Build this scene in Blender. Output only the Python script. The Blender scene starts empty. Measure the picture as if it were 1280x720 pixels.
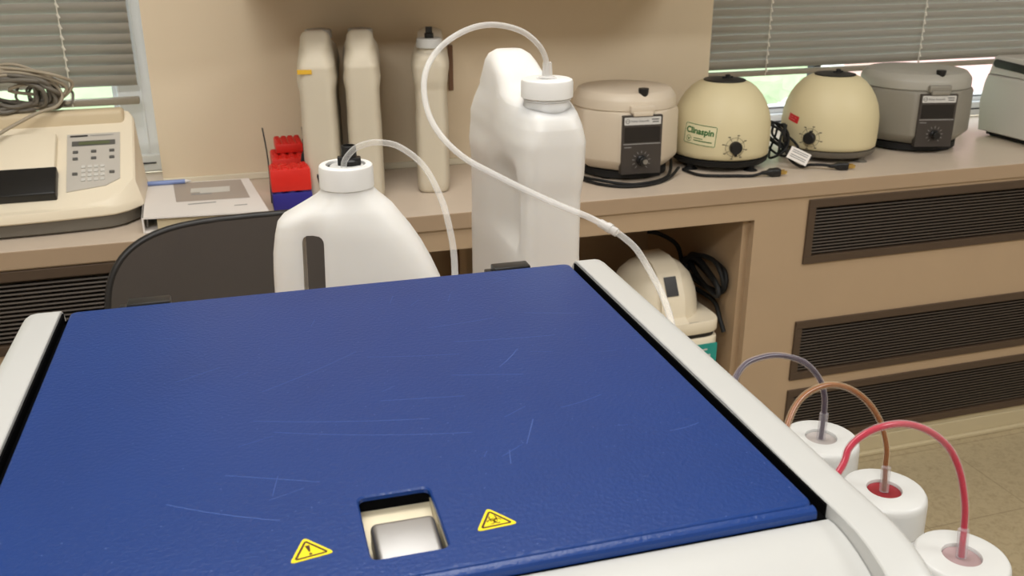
import bpy, bmesh, math, random
from mathutils import Vector, Matrix, noise
random.seed(7)
S = bpy.context.scene
C = S.collection
PI = math.pi
R = math.radians
CT = 0.796      # counter top and table top height
LT = 1.096      # analyser lid height

# ------------------------------------------------------------------ materials
def srgb(r, g, b):
    f = lambda c: (c/12.92 if c <= .04045 else ((c+.055)/1.055)**2.4)
    return (f(r/255), f(g/255), f(b/255), 1)

def mat(name, rgb, rough=.5, metal=0, vary=.06, vscale=8, bump=0, bscale=200, sss=0, spec=.5, trans=0, coat=0, emis=None, estr=0, ior=1.45):
    m = bpy.data.materials.new(name); m.use_nodes = True
    nt = m.node_tree; b = nt.nodes['Principled BSDF']
    col = srgb(*rgb)
    tc = nt.nodes.new('ShaderNodeTexCoord')
    n = nt.nodes.new('ShaderNodeTexNoise'); n.inputs['Scale'].default_value = vscale; n.inputs['Detail'].default_value = 4
    nt.links.new(tc.outputs['Object'], n.inputs['Vector'])
    mx = nt.nodes.new('ShaderNodeMix'); mx.data_type = 'RGBA'
    mx.inputs[6].default_value = tuple(c*(1-vary) for c in col[:3])+(1,)
    mx.inputs[7].default_value = tuple(min(1, c*(1+vary)) for c in col[:3])+(1,)
    nt.links.new(n.outputs['Fac'], mx.inputs[0]); nt.links.new(mx.outputs[2], b.inputs['Base Color'])
    b.inputs['Roughness'].default_value = rough; b.inputs['Metallic'].default_value = metal
    b.inputs['Specular IOR Level'].default_value = spec; b.inputs['IOR'].default_value = ior
    if sss:
        b.inputs['Subsurface Weight'].default_value = sss; b.inputs['Subsurface Radius'].default_value = (.03, .028, .025); b.inputs['Subsurface Scale'].default_value = .6
    if trans: b.inputs['Transmission Weight'].default_value = trans
    if coat: b.inputs['Coat Weight'].default_value = coat; b.inputs['Coat Roughness'].default_value = .15
    if bump:
        n2 = nt.nodes.new('ShaderNodeTexNoise'); n2.inputs['Scale'].default_value = bscale; n2.inputs['Detail'].default_value = 3
        nt.links.new(tc.outputs['Object'], n2.inputs['Vector'])
        bp = nt.nodes.new('ShaderNodeBump'); bp.inputs['Strength'].default_value = bump; bp.inputs['Distance'].default_value = .001
        nt.links.new(n2.outputs['Fac'], bp.inputs['Height']); nt.links.new(bp.outputs['Normal'], b.inputs['Normal'])
    if emis:
        b.inputs['Emission Color'].default_value = srgb(*emis); b.inputs['Emission Strength'].default_value = estr
    return m

def tube_mat(name, rgb, alpha=.35, edge=.95):
    """clear flexible hose: whitish towards the grazing edges, see-through in the middle"""
    m = bpy.data.materials.new(name); m.use_nodes = True
    nt = m.node_tree; b = nt.nodes['Principled BSDF']; out = nt.nodes['Material Output']
    b.inputs['Base Color'].default_value = srgb(*rgb); b.inputs['Roughness'].default_value = .18
    tr = nt.nodes.new('ShaderNodeBsdfTransparent')
    lw = nt.nodes.new('ShaderNodeLayerWeight'); lw.inputs['Blend'].default_value = .22
    n = nt.nodes.new('ShaderNodeTexNoise'); n.inputs['Scale'].default_value = 30
    mr = nt.nodes.new('ShaderNodeMapRange'); mr.inputs['To Min'].default_value = alpha; mr.inputs['To Max'].default_value = edge
    ad = nt.nodes.new('ShaderNodeMath'); ad.operation = 'MULTIPLY_ADD'; ad.inputs[1].default_value = .03
    nt.links.new(lw.outputs['Facing'], mr.inputs['Value']); nt.links.new(n.outputs['Fac'], ad.inputs[0]); nt.links.new(mr.outputs['Result'], ad.inputs[2])
    mx = nt.nodes.new('ShaderNodeMixShader')
    nt.links.new(ad.outputs[0], mx.inputs[0]); nt.links.new(tr.outputs[0], mx.inputs[1]); nt.links.new(b.outputs[0], mx.inputs[2])
    nt.links.new(mx.outputs[0], out.inputs['Surface'])
    return m

M = {}
M['wall'] = mat('wall_paint', (228, 211, 184), .8, vary=.02, vscale=3, bump=.1, bscale=150)
M['wall2'] = mat('room_wall_paint', (222, 219, 212), .8, vary=.02)
M['ceil'] = mat('ceiling_paint', (232, 231, 226), .9, vary=.02)
M['pale'] = mat('pale_trim', (226, 218, 196), .5, vary=.03)
M['counter'] = mat('counter_laminate', (206, 190, 172), .38, vary=.03, vscale=30, bump=.02)
M['cedge'] = mat('counter_edge_laminate', (168, 144, 118), .5, vary=.03, vscale=10)
M['base'] = mat('cabinet_laminate', (178, 153, 124), .55, vary=.04, vscale=6)
M['alcove'] = mat('alcove_board', (170, 144, 114), .7, vary=.05, vscale=6)
M['vent'] = mat('vent_brown', (78, 62, 48), .55, vary=.08)
M['slat'] = mat('vent_slat_brown', (68, 56, 44), .5, vary=.08)
M['hollow'] = mat('vent_inside', (56, 47, 38), .9)
M['skirt'] = mat('skirting_vinyl', (192, 178, 146), .5, vary=.04)
M['white'] = mat('white_plastic', (188, 188, 185), .38, vary=.01, vscale=5)
M['hdpe'] = mat('milky_plastic', (224, 222, 218), .42, vary=.015, vscale=10, sss=.6, bump=.03, bscale=40)
M['hdpe2'] = mat('milky_plastic_warm', (206, 196, 176), .6, vary=.03, vscale=12, sss=.3)
M['cap'] = mat('white_cap_plastic', (204, 204, 201), .35, vary=.01)
M['capj'] = mat('bright_cap_plastic', (236, 235, 232), .35, vary=.01)
M['black'] = mat('black_plastic', (24, 23, 23), .4, vary=.1)
M['gap'] = mat('matt_black', (6, 6, 7), .9, spec=.05)
M['rubber'] = mat('black_rubber', (14, 14, 15), .65, vary=.1)
M['chair'] = mat('chair_plastic', (72, 66, 62), .42, vary=.05, bump=.15, bscale=500)
M['rim'] = mat('chair_rim', (36, 34, 33), .4, vary=.05)
M['steel'] = mat('brushed_steel', (160, 158, 156), .45, metal=1, vary=.04, vscale=60, bump=.03)
M['zinc'] = mat('zinc_plated', (200, 190, 165), .5, metal=.5, vary=.08, vscale=50)
M['cream'] = mat('cream_enamel', (216, 203, 164), .5, vary=.03, vscale=5)
M['offwhite'] = mat('offwhite_enamel', (212, 198, 178), .4, vary=.03, vscale=5)
M['grey'] = mat('grey_enamel', (140, 135, 124), .42, vary=.03, vscale=5)
M['greylit'] = mat('grey_enamel_lit', (168, 164, 154), .4, vary=.03, vscale=5)  # lighter copy of the grey enamel, painting in light on the lid top
M['lgrey'] = mat('pale_grey_enamel', (206, 202, 194), .45, vary=.02)
M['beige'] = mat('beige_casing', (234, 222, 198), .45, vary=.02, vscale=5)
M['beige2'] = mat('beige_casing_dark', (208, 190, 158), .5, vary=.03)  # darker beige for the rear deck
M['tray'] = mat('dark_grey_base', (104, 98, 88), .5, vary=.05)
M['keypad'] = mat('keypad_grey', (192, 186, 176), .5, vary=.02)
M['key'] = mat('key_dark', (92, 90, 86), .5)
M['keyl'] = mat('key_pale', (206, 203, 196), .5)
M['lcd'] = mat('lcd_green', (96, 102, 72), .3)
M['panel'] = mat('panel_dark', (62, 56, 52), .4, vary=.05)
M['panel2'] = mat('panel_window', (36, 32, 30), .25, vary=.05)
M['strip'] = mat('label_grey', (206, 204, 200), .5, vary=.02)
M['ink'] = mat('dark_ink', (50, 48, 46), .7)
M['markgrey'] = mat('scale_grey', (150, 148, 146), .6)
M['lab'] = mat('label_cream', (222, 214, 176), .5, vary=.02)
M['green'] = mat('green_print', (36, 104, 48), .6)
M['red'] = mat('red_label', (206, 42, 50), .5, vary=.05)
M['pinkish'] = mat('red_label_print', (232, 130, 128), .5)
M['redrack'] = mat('red_rack_plastic', (216, 40, 30), .45, vary=.08, vscale=40)
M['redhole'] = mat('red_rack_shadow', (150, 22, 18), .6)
M['bluerack'] = mat('blue_rack_plastic', (44, 38, 128), .45, vary=.06)
M['paper'] = mat('white_paper', (228, 222, 216), .6, vary=.01)
M['pages'] = mat('page_edges', (206, 192, 160), .8, vary=.08, vscale=60)
M['photo'] = mat('printed_grey', (168, 156, 146), .5, vary=.06)
M['pen'] = mat('pale_blue_plastic', (124, 142, 190), .3, vary=.05)
M['blind'] = mat('blind_aluminium', (166, 161, 152), .42, vary=.02)
M['blind2'] = mat('blind_rail', (150, 140, 124), .5, vary=.03)
M['cordw'] = mat('white_cord', (228, 222, 210), .7)
M['wframe'] = mat('window_frame_white', (238, 242, 246), .45, vary=.02)
M['wframeg'] = mat('window_frame_grey', (150, 152, 154), .5, vary=.03)
M['wdark'] = mat('window_gasket', (60, 62, 70), .5)
M['yellow'] = mat('sticker_yellow', (240, 216, 24), .4, vary=.02)
M['brownink'] = mat('sticker_ink', (66, 34, 14), .5)
M['teal'] = mat('teal_label', (40, 150, 140), .45, vary=.03)
M['wood'] = mat('table_laminate', (170, 132, 98), .45, vary=.08, vscale=20)
M['cable'] = mat('grey_cable', (160, 148, 128), .5, vary=.05)
M['cableb'] = mat('dark_grey_cable', (110, 104, 94), .5, vary=.05)
M['wcable'] = mat('white_cable', (214, 212, 208), .4)
M['tape'] = mat('yellow_tape', (226, 178, 52), .6)
M['brownbar'] = mat('brown_strip', (122, 92, 70), .7)
M['brass'] = mat('brass_prongs', (206, 176, 104), .3, metal=1)
M['frost'] = mat('frosted_cap_insert', (170, 162, 158), .3, vary=.08, vscale=60)
M['frostred'] = mat('red_stained_insert', (138, 38, 46), .3, vary=.15, vscale=60)
M['frostpink'] = mat('pink_stained_insert', (162, 138, 138), .3, vary=.12, vscale=60)
M['purple'] = mat('dark_purple_liquid', (52, 36, 52), .2)
M['brownliq'] = mat('amber_brown_liquid', (122, 66, 26), .2)
M['redliq'] = mat('red_liquid', (170, 22, 52), .2)
M['clearliq'] = mat('clear_liquid', (186, 182, 176), .1, trans=.6, ior=1.1)
M['tube'] = tube_mat('clear_hose', (236, 234, 230), .16, .8)
M['tubeb'] = tube_mat('milky_hose', (232, 230, 227), .34, .85)
M['tubep'] = tube_mat('clear_hose_violet', (206, 200, 210), .0, .7)
M['tubeo'] = tube_mat('clear_hose_amber', (226, 196, 160), .0, .7)
M['tuber'] = tube_mat('clear_hose_pink', (232, 190, 196), .0, .7)
M['sleeve'] = tube_mat('frosted_sleeve', (214, 208, 214), .12, .6)
M['leaf'] = mat('glowing_hedge_leaves', (140, 168, 120), .8, vary=.5, vscale=14, emis=(214, 226, 204), estr=.75)  # emission paints bright daylight onto the leaves
M['lawn'] = mat('lawn', (176, 182, 166), .9, vary=.2, vscale=6, emis=(226, 230, 222), estr=.7)  # self-glow stands in for daylight on the grass
M['brick'] = mat('brick_wall', (190, 150, 142), .9, vary=.2, vscale=9, emis=(232, 200, 200), estr=.9)  # daylight on the brick is put in as emission

def floor_mat():
    m = bpy.data.materials.new('vinyl_floor'); m.use_nodes = True
    nt = m.node_tree; b = nt.nodes['Principled BSDF']; L = nt.links
    tc = nt.nodes.new('ShaderNodeTexCoord')
    br = nt.nodes.new('ShaderNodeTexBrick'); br.offset = 0; br.inputs['Scale'].default_value = 1
    br.inputs['Brick Width'].default_value = .305; br.inputs['Row Height'].default_value = .305; br.inputs['Mortar Size'].default_value = .0012
    br.inputs['Color1'].default_value = (1, 1, 1, 1); br.inputs['Color2'].default_value = (.96, .96, .96, 1); br.inputs['Mortar'].default_value = (.62, .6, .58, 1)
    L.new(tc.outputs['Object'], br.inputs['Vector'])
    n = nt.nodes.new('ShaderNodeTexNoise'); n.inputs['Scale'].default_value = 45; n.inputs['Detail'].default_value = 8; n.inputs['Roughness'].default_value = .7
    n.inputs['Distortion'].default_value = 1.5
    L.new(tc.outputs['Object'], n.inputs['Vector'])
    cr = nt.nodes.new('ShaderNodeValToRGB')
    cr.color_ramp.elements[0].position = .3; cr.color_ramp.elements[0].color = srgb(158, 141, 111)
    cr.color_ramp.elements[1].position = .55; cr.color_ramp.elements[1].color = srgb(180, 164, 132)
    L.new(n.outputs['Fac'], cr.inputs[0])
    mx = nt.nodes.new('ShaderNodeMix'); mx.data_type = 'RGBA'; mx.blend_type = 'MULTIPLY'; mx.inputs[0].default_value = 1
    L.new(cr.outputs[0], mx.inputs[6]); L.new(br.outputs['Color'], mx.inputs[7]); L.new(mx.outputs[2], b.inputs['Base Color'])
    b.inputs['Roughness'].default_value = .4
    return m
M['floor'] = floor_mat()

def lid_mat():
    m = bpy.data.materials.new('blue_powder_coat'); m.use_nodes = True
    nt = m.node_tree; b = nt.nodes['Principled BSDF']; L = nt.links
    tc = nt.nodes.new('ShaderNodeTexCoord')
    n = nt.nodes.new('ShaderNodeTexNoise'); n.inputs['Scale'].default_value = 14; n.inputs['Detail'].default_value = 5
    L.new(tc.outputs['Object'], n.inputs['Vector'])
    mx = nt.nodes.new('ShaderNodeMix'); mx.data_type = 'RGBA'
    mx.inputs[6].default_value = srgb(5, 46, 108); mx.inputs[7].default_value = srgb(8, 52, 118)
    L.new(n.outputs['Fac'], mx.inputs[0])
    # tiny pale dust specks
    v = nt.nodes.new('ShaderNodeTexVoronoi'); v.inputs['Scale'].default_value = 260; v.inputs['Randomness'].default_value = 1
    L.new(tc.outputs['Object'], v.inputs['Vector'])
    lt = nt.nodes.new('ShaderNodeMath'); lt.operation = 'LESS_THAN'; lt.inputs[1].default_value = .10
    L.new(v.outputs['Distance'], lt.inputs[0])
    sp = nt.nodes.new('ShaderNodeSeparateColor'); L.new(v.outputs['Color'], sp.inputs[0])
    gt = nt.nodes.new('ShaderNodeMath'); gt.operation = 'GREATER_THAN'; gt.inputs[1].default_value = .82
    L.new(sp.outputs[0], gt.inputs[0])
    mu = nt.nodes.new('ShaderNodeMath'); mu.operation = 'MULTIPLY'; L.new(lt.outputs[0], mu.inputs[0]); L.new(gt.outputs[0], mu.inputs[1])
    mu2 = nt.nodes.new('ShaderNodeMath'); mu2.operation = 'MULTIPLY'; mu2.inputs[1].default_value = .45; L.new(mu.outputs[0], mu2.inputs[0])
    mx2 = nt.nodes.new('ShaderNodeMix'); mx2.data_type = 'RGBA'; mx2.inputs[7].default_value = srgb(120, 140, 190)
    L.new(mu2.outputs[0], mx2.inputs[0]); L.new(mx.outputs[2], mx2.inputs[6]); L.new(mx2.outputs[2], b.inputs['Base Color'])
    b.inputs['Roughness'].default_value = .34
    n2 = nt.nodes.new('ShaderNodeTexNoise'); n2.inputs['Scale'].default_value = 420; n2.inputs['Detail'].default_value = 2
    L.new(tc.outputs['Object'], n2.inputs['Vector'])
    bp = nt.nodes.new('ShaderNodeBump'); bp.inputs['Strength'].default_value = .5; bp.inputs['Distance'].default_value = .0006
    L.new(n2.outputs['Fac'], bp.inputs['Height']); L.new(bp.outputs['Normal'], b.inputs['Normal'])
    return m
M['lid'] = lid_mat()
M['scratch'] = mat('scratch_mark', (78, 104, 168), .4)

def glass_mat():
    m = bpy.data.materials.new('window_glass'); m.use_nodes = True
    nt = m.node_tree; out = nt.nodes['Material Output']; nt.nodes.remove(nt.nodes['Principled BSDF'])
    t = nt.nodes.new('ShaderNodeBsdfTransparent'); g = nt.nodes.new('ShaderNodeBsdfGlossy'); g.inputs['Roughness'].default_value = .02
    mx = nt.nodes.new('ShaderNodeMixShader'); mx.inputs[0].default_value = .04
    nt.links.new(t.outputs[0], mx.inputs[1]); nt.links.new(g.outputs[0], mx.inputs[2])
    nt.links.new(mx.outputs[0], out.inputs['Surface'])
    return m
M['glass'] = glass_mat()

# ------------------------------------------------------------------ object helpers
def tag(o, label=None, cat=None, group=None, kind=None):
    if label: o['label'] = label
    if cat: o['category'] = cat
    if group: o['group'] = group
    if kind: o['kind'] = kind
    return o

def thing(name, label, cat, loc=(0, 0, 0), rz=0, group=None, kind=None):
    o = bpy.data.objects.new(name, None); C.objects.link(o)
    o.location = loc; o.rotation_euler = (0, 0, R(rz)); o.empty_display_size = .05
    return tag(o, label, cat, group, kind)

def obj(name, bm, mats, parent=None, smooth=True, ang=35, loc=None, rz=0):
    bmesh.ops.recalc_face_normals(bm, faces=bm.faces[:])
    me = bpy.data.meshes.new(name); bm.to_mesh(me); bm.free()
    for k in (mats if isinstance(mats, (list, tuple)) else [mats]):
        me.materials.append(M[k])
    o = bpy.data.objects.new(name, me); C.objects.link(o)
    if smooth:
        for p in me.polygons: p.use_smooth = True
        me.set_sharp_from_angle(angle=R(ang))
    if parent: o.parent = parent
    if loc: o.location = loc
    if rz: o.rotation_euler = (0, 0, R(rz))
    return o

def struct(name, bm, mats, **k):
    o = obj(name, bm, mats, smooth=False, **k); o['kind'] = 'structure'; return o

def copy_tree(o, parent=None):
    c = o.copy(); C.objects.link(c)
    if parent: c.parent = parent
    for ch in o.children: copy_tree(ch, c)
    return c

# ------------------------------------------------------------------ mesh helpers
def B(): return bmesh.new()

def box(bm, x0, x1, y0, y1, z0, z1, bev=0, seg=2, mi=0, mtx=None):
    r = bmesh.ops.create_cube(bm, size=1)
    vs = r['verts']
    for v in vs:
        v.co = Vector(((x0+x1)/2+v.co.x*(x1-x0), (y0+y1)/2+v.co.y*(y1-y0), (z0+z1)/2+v.co.z*(z1-z0)))
    fs = list({f for v in vs for f in v.link_faces})
    for f in fs: f.material_index = mi
    if bev:
        es = list({e for v in vs for e in v.link_edges})
        rr = bmesh.ops.bevel(bm, geom=es, offset=bev, segments=seg, profile=.5, affect='EDGES')
        fs2 = set(rr['faces']) | {f for f in fs if f.is_valid}
        for f in fs2: f.material_index = mi
        vs = list({v for f in fs2 for v in f.verts})
    if mtx is not None:
        for v in vs: v.co = mtx @ v.co
    return bm

def ringfaces(bm, rings, closed=True, cap0=True, cap1=True, mi=0):
    vr = [[bm.verts.new(p) for p in r] for r in rings]
    n = len(vr[0])
    for a, b in zip(vr, vr[1:]):
        for i in range(n if closed else n-1):
            f = bm.faces.new((a[i], a[(i+1) % n], b[(i+1) % n], b[i])); f.material_index = mi
    if cap0: f = bm.faces.new(vr[0][::-1]); f.material_index = mi
    if cap1: f = bm.faces.new(vr[-1]); f.material_index = mi
    return vr

def lathe(bm, prof, cx=0, cy=0, seg=40, mi=0, mtx=None, cap0=True, cap1=True):
    rings = []
    for r, z in prof:
        rings.append([Vector((cx+r*math.cos(2*PI*i/seg), cy+r*math.sin(2*PI*i/seg), z)) for i in range(seg)])
    if mtx is not None: rings = [[mtx @ p for p in r] for r in rings]
    ringfaces(bm, rings, True, cap0, cap1, mi)
    return bm

def catmull(pts, n=8):
    P = [Vector(p) for p in pts]
    if len(P) < 3: return P
    P = [P[0]*2-P[1]] + P + [P[-1]*2-P[-2]]
    out = []
    for i in range(1, len(P)-2):
        for k in range(n):
            t = k/n; a, b, c, d = P[i-1:i+3]
            out.append(.5*((2*b)+(c-a)*t+(2*a-5*b+4*c-d)*t*t+(3*b-a-3*c+d)*t**3))
    out.append(P[-2]); return out

def tube(bm, pts, r, seg=10, n=8, mi=0, smooth=True, cap=True):
    P = catmull(pts, n) if smooth else [Vector(p) for p in pts]
    rr = r if isinstance(r, (list, tuple)) else None
    t0 = (P[1]-P[0]).normalized()
    up = Vector((0, 0, 1)) if abs(t0.z) < .9 else Vector((1, 0, 0))
    nrm = (up-up.dot(t0)*t0).normalized()
    rings = []
    for i, p in enumerate(P):
        t = (P[min(i+1, len(P)-1)]-P[max(i-1, 0)]).normalized()
        nrm = (nrm-nrm.dot(t)*t).normalized(); bi = t.cross(nrm)
        rad = r if rr is None else rr[0]+(rr[1]-rr[0])*i/(len(P)-1)
        rings.append([p+rad*(math.cos(2*PI*k/seg)*nrm+math.sin(2*PI*k/seg)*bi) for k in range(seg)])
    ringfaces(bm, rings, True, cap, cap, mi)
    return bm

def sell(a0, a1, b0, b1, n=4, N=56):
    """superellipse ring between x a0..a1 and y b0..b1"""
    cx, cy, hx, hy = (a0+a1)/2, (b0+b1)/2, (a1-a0)/2, (b1-b0)/2
    out = []
    for i in range(N):
        t = 2*PI*i/N; c, s = math.cos(t), math.sin(t)
        out.append((cx+hx*math.copysign(abs(c)**(2/n), c), cy+hy*math.copysign(abs(s)**(2/n), s)))
    return out

def rrect(w, h, r, k=5, cx=0, cy=0):
    pts = []
    for (sx, sy, a0) in ((1, 1, 0), (-1, 1, 90), (-1, -1, 180), (1, -1, 270)):
        for i in range(k+1):
            a = R(a0+90*i/k)
            pts.append((cx+sx*(w/2-r)+r*math.cos(a), cy+sy*(h/2-r)+r*math.sin(a)))
    return pts

def prism(bm, pts, f0, f1, mi=0):
    """pts 2-D; f0/f1 map (u,v)->Vector for the two ends"""
    ringfaces(bm, [[f0(*p) for p in pts], [f1(*p) for p in pts]], True, True, True, mi)
    return bm

def ribbon(bm, pts, w, fmap, closed=False, mi=0):
    n = len(pts); P = [Vector(p) for p in pts]
    L_, R_ = [], []
    for i in range(n):
        if closed: a, b = P[i-1], P[(i+1) % n]
        else: a, b = P[max(0, i-1)], P[min(n-1, i+1)]
        t = (b-a).normalized(); q = Vector((-t.y, t.x))*w/2
        L_.append(P[i]+q); R_.append(P[i]-q)
    lv = [bm.verts.new(fmap(*p)) for p in L_]; rv = [bm.verts.new(fmap(*p)) for p in R_]
    for i in range(n if closed else n-1):
        j = (i+1) % n
        f = bm.faces.new((lv[i], lv[j], rv[j], rv[i])); f.material_index = mi
    return bm

def fill(bm, pts, fmap, mi=0):
    f = bm.faces.new([bm.verts.new(fmap(*p)) for p in pts]); f.material_index = mi

def arc(cx, cy, r, a0, a1, n=16):
    return [(cx+r*math.cos(R(a0+(a1-a0)*i/n)), cy+r*math.sin(R(a0+(a1-a0)*i/n))) for i in range(n+1)]

def text(bm, s, size, fmap, mi=0, align='LEFT', bold=0):
    cu = bpy.data.curves.new('t', 'FONT'); cu.body = s; cu.size = size; cu.align_x = align; cu.offset = bold; cu.resolution_u = 3
    o = bpy.data.objects.new('t', cu); C.objects.link(o)
    dg = bpy.context.evaluated_depsgraph_get(); me = o.evaluated_get(dg).to_mesh()
    vs = [bm.verts.new(fmap(v.co.x, v.co.y)) for v in me.vertices]
    for p in me.polygons:
        try: f = bm.faces.new([vs[i] for i in p.vertices]); f.material_index = mi
        except ValueError: pass
    o.evaluated_get(dg).to_mesh_clear(); C.objects.unlink(o); bpy.data.objects.remove(o); bpy.data.curves.remove(cu)

def boolean(o, cutter):
    m = o.modifiers.new('cut', 'BOOLEAN'); m.operation = 'DIFFERENCE'; m.object = cutter; m.solver = 'EXACT'
    dg = bpy.context.evaluated_depsgraph_get(); me = bpy.data.meshes.new_from_object(o.evaluated_get(dg))
    o.modifiers.clear(); old = o.data; o.data = me; bpy.data.meshes.remove(old)
    for p in me.polygons: p.use_smooth = True
    me.set_sharp_from_angle(angle=R(40))
    cm = cutter.data; bpy.data.objects.remove(cutter); bpy.data.meshes.remove(cm)

# ================================================================== THE ROOM
XL, XR, YB, YW, ZC = -2.2, 4.2, -2.6, 2.295, 2.65
PX0, PX1 = -.155, 1.262           # pier between the two windows
YG = 2.47                          # window plane
bm = B(); box(bm, XL, XR, YB, 2.7, -.05, 0); struct('floor', bm, 'floor')
bm = B(); box(bm, XL, XR, YB, 2.7, ZC, ZC+.05); struct('ceiling', bm, 'ceil')
bm = B(); box(bm, PX0, PX1, YW, YG+.12, CT+.0002, ZC); box(bm, XL, XR, YG+.02, YG+.12, 0, CT-.03)
box(bm, XL, PX0, YW, YG+.12, 2.2, ZC); box(bm, PX1, XR, YW, YG+.12, 2.2, ZC)
box(bm, XL, -1.6, YW, YG+.12, CT, 2.2); box(bm, 3.6, XR, YW, YG+.12, CT, 2.2)
struct('wall_back', bm, 'wall')
bm = B(); box(bm, XL-.05, XL, YB, 2.7, 0, ZC); struct('wall_left', bm, 'wall2')
bm = B(); box(bm, XR, XR+.05, YB, 2.7, 0, ZC); struct('wall_right', bm, 'wall2')
bm = B(); box(bm, XL, XR, YB-.05, YB, 0, ZC); struct('wall_front', bm, 'wall2')
# narrow pale strip where pier meets counter
bm = B(); box(bm, PX0, PX1, YW-.008, YW, CT, CT+.016, .002); struct('trim_1', bm, 'pale')

def window(n, x0, x1, dark, wr=.045):
    w = thing('window_%d' % n, None, None, (0, YG, 0), kind='structure')
    f = B(); fw = .045
    box(f, x0, x0+fw, -.03, .03, CT, 2.2, .004); box(f, x1-wr, x1, -.03, .03, CT, 2.2, .004)
    if wr > .05: box(f, x1-wr-.012, x1-wr, -.012, .02, CT+.06, 2.16, .002); box(f, x1-.035, x1-.030, -.036, -.03, CT+.05, 2.15, .001)
    box(f, x0+.001, x1-.001, -.03, .03, 2.155, 2.2, .004); box(f, x0+.001, x1-.001, -.035, .03, CT+.002, CT+.046, .004)
    box(f, x0+fw, x1-fw, -.015, .03, CT+.046, CT+.066, .003)
    obj('window_frame', f, 'wframe', w, smooth=False)
    f = B(); box(f, x0+.02, x1-.02, -.037, -.034, CT+.022, CT+.026)
    box(f, x0+fw, x1-fw, -.017, -.0145, CT+.060, CT+.063)
    for xm in dark: box(f, xm-.012, xm+.012, -.012, .02, CT+.066, 2.155)
    obj('gasket', f, 'wdark', w, smooth=False)
    f = B(); box(f, x0+fw, x1-fw, .0, .004, CT+.066, 2.155); obj('glass_pane', f, 'glass', w, smooth=False)
window(1, -1.6, PX0, (), .088)
window(2, PX1, 3.6, (1.715,))

def blind(label, x0, x1, zbot, zrail, railh, cords, y=YG-.075, wand=None):
    t = thing('venetian_blind', label, 'window blind', (0, y, 0), group=None)
    b = B(); z = zbot; pitch = .0235
    while z < 2.14:
        # each closed slat: a shallow curved strip tilted steeply
        rings = []
        for k in range(6):
            u = k/5; ca = -.010+.0205*u
            zz = z+pitch*1.12*u; yy = -.008+.014*(1-u)+.004*math.sin(PI*u)*-1
            rings.append([Vector((x0, yy, zz)), Vector((x1, yy, zz)), Vector((x1, yy+.0006, zz)), Vector((x0, yy+.0006, zz))])
        ringfaces(b, rings)
        z += pitch
    obj('slats', b, 'blind', t, ang=60)
    b = B(); box(b, x0, x1, -.02, .02, 2.15, 2.195, .003); obj('head_rail', b, 'blind2', t)
    b = B(); box(b, x0-.002, x1, -.014, .012, zrail, zrail+railh, .003); obj('bottom_rail', b, 'blind2', t)
    for cx in cords:
        b = B(); zz = zrail
        tube(b, [(cx, -.016, zrail), (cx, -.016, 2.15)], .0012, 6, 1)
        while zz < 2.13:
            tube(b, [(cx+.003, -.018, zz+.012), (cx-.001, -.018, zz+.022)], .0028, 6, 1); zz += pitch
        obj('ladder_cord', b, 'cordw', t)
    return t
blind('grey venetian blind above the beige spectrophotometer, its bottom rail hanging open', -1.56, -.19, 1.016, .974, .016, (-.335, -1.2))
blind('long grey venetian blind behind the row of centrifuges', PX1+.006, 3.56, .985, .966, .014, (1.49, 2.01, 3.2))

# ------------------------------------------------------------------ counter unit
YE = 1.861
bm = B(); box(bm, XL+.01, XR-.01, YE, YG-.03, CT-.037, CT, .002)
for f in bm.faces:
    f.material_index = 1 if abs(f.normal.y) > .5 else 0
ct = obj('worktop', bm, ['counter', 'cedge'], smooth=False)
tag(ct, 'long beige laminate worktop running along the wall under the windows', 'worktop')

AX0, AX1 = .10, 1.178    # alcove opening
unit = thing('base_cabinet', 'tan laminate base unit under the worktop with an open alcove and brown vents', 'cabinet', (0, 0, 0))
bm = B(); yf = YE+.006; zt = CT-.0372
def panel(x0, x1, z0, z1): box(bm, x0, x1, yf, yf+.02, z0, z1)
panel(AX0, AX1, .712, zt)
xs = [AX1, 1.322, 3.9, 4.18]
zs = [(.586, .750), (.267, .431), (.071, .237)]
panel(AX1, 1.322, .07, zt); panel(3.9, 4.18, .07, zt)
zprev = zt
for z0, z1 in zs:
    if zprev-z1 > .001: panel(1.322, 3.9, z1, zprev)
    zprev = z0
panel(-2.18, -1.9, .07, zt); panel(-.02, AX0, .07, zt)
zprev = zt
for z0, z1 in [(.586, .756), (.267, .431), (.071, .237)]:
    if zprev-z1 > .0005: panel(-1.9, -.02, z1, zprev)
    zprev = z0
obj('face_panel', bm, 'base', unit, smooth=False)
bm = B()
box(bm, AX1-.019, AX1, yf+.02, 2.44, .07, zt); box(bm, AX0, AX0+.018, yf+.02, 2.44, .07, zt)
box(bm, AX0, AX1, 2.40, 2.42, .07, zt); box(bm, AX0+.018, AX1-.019, yf+.0, 2.40, .05, .07); box(bm, AX0+.018, AX1-.019, yf+.02, 2.40, .74, zt)
box(bm, .56, .578, 2.3, 2.40, .07, .74)
obj('alcove_lining', bm, 'alcove', unit, smooth=False)
bm = B(); box(bm, AX0+.0182, AX1-.0192, yf+.0202, 2.3995, .187, .201, .001); obj('shelf', bm, 'alcove', unit, smooth=False)
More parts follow.
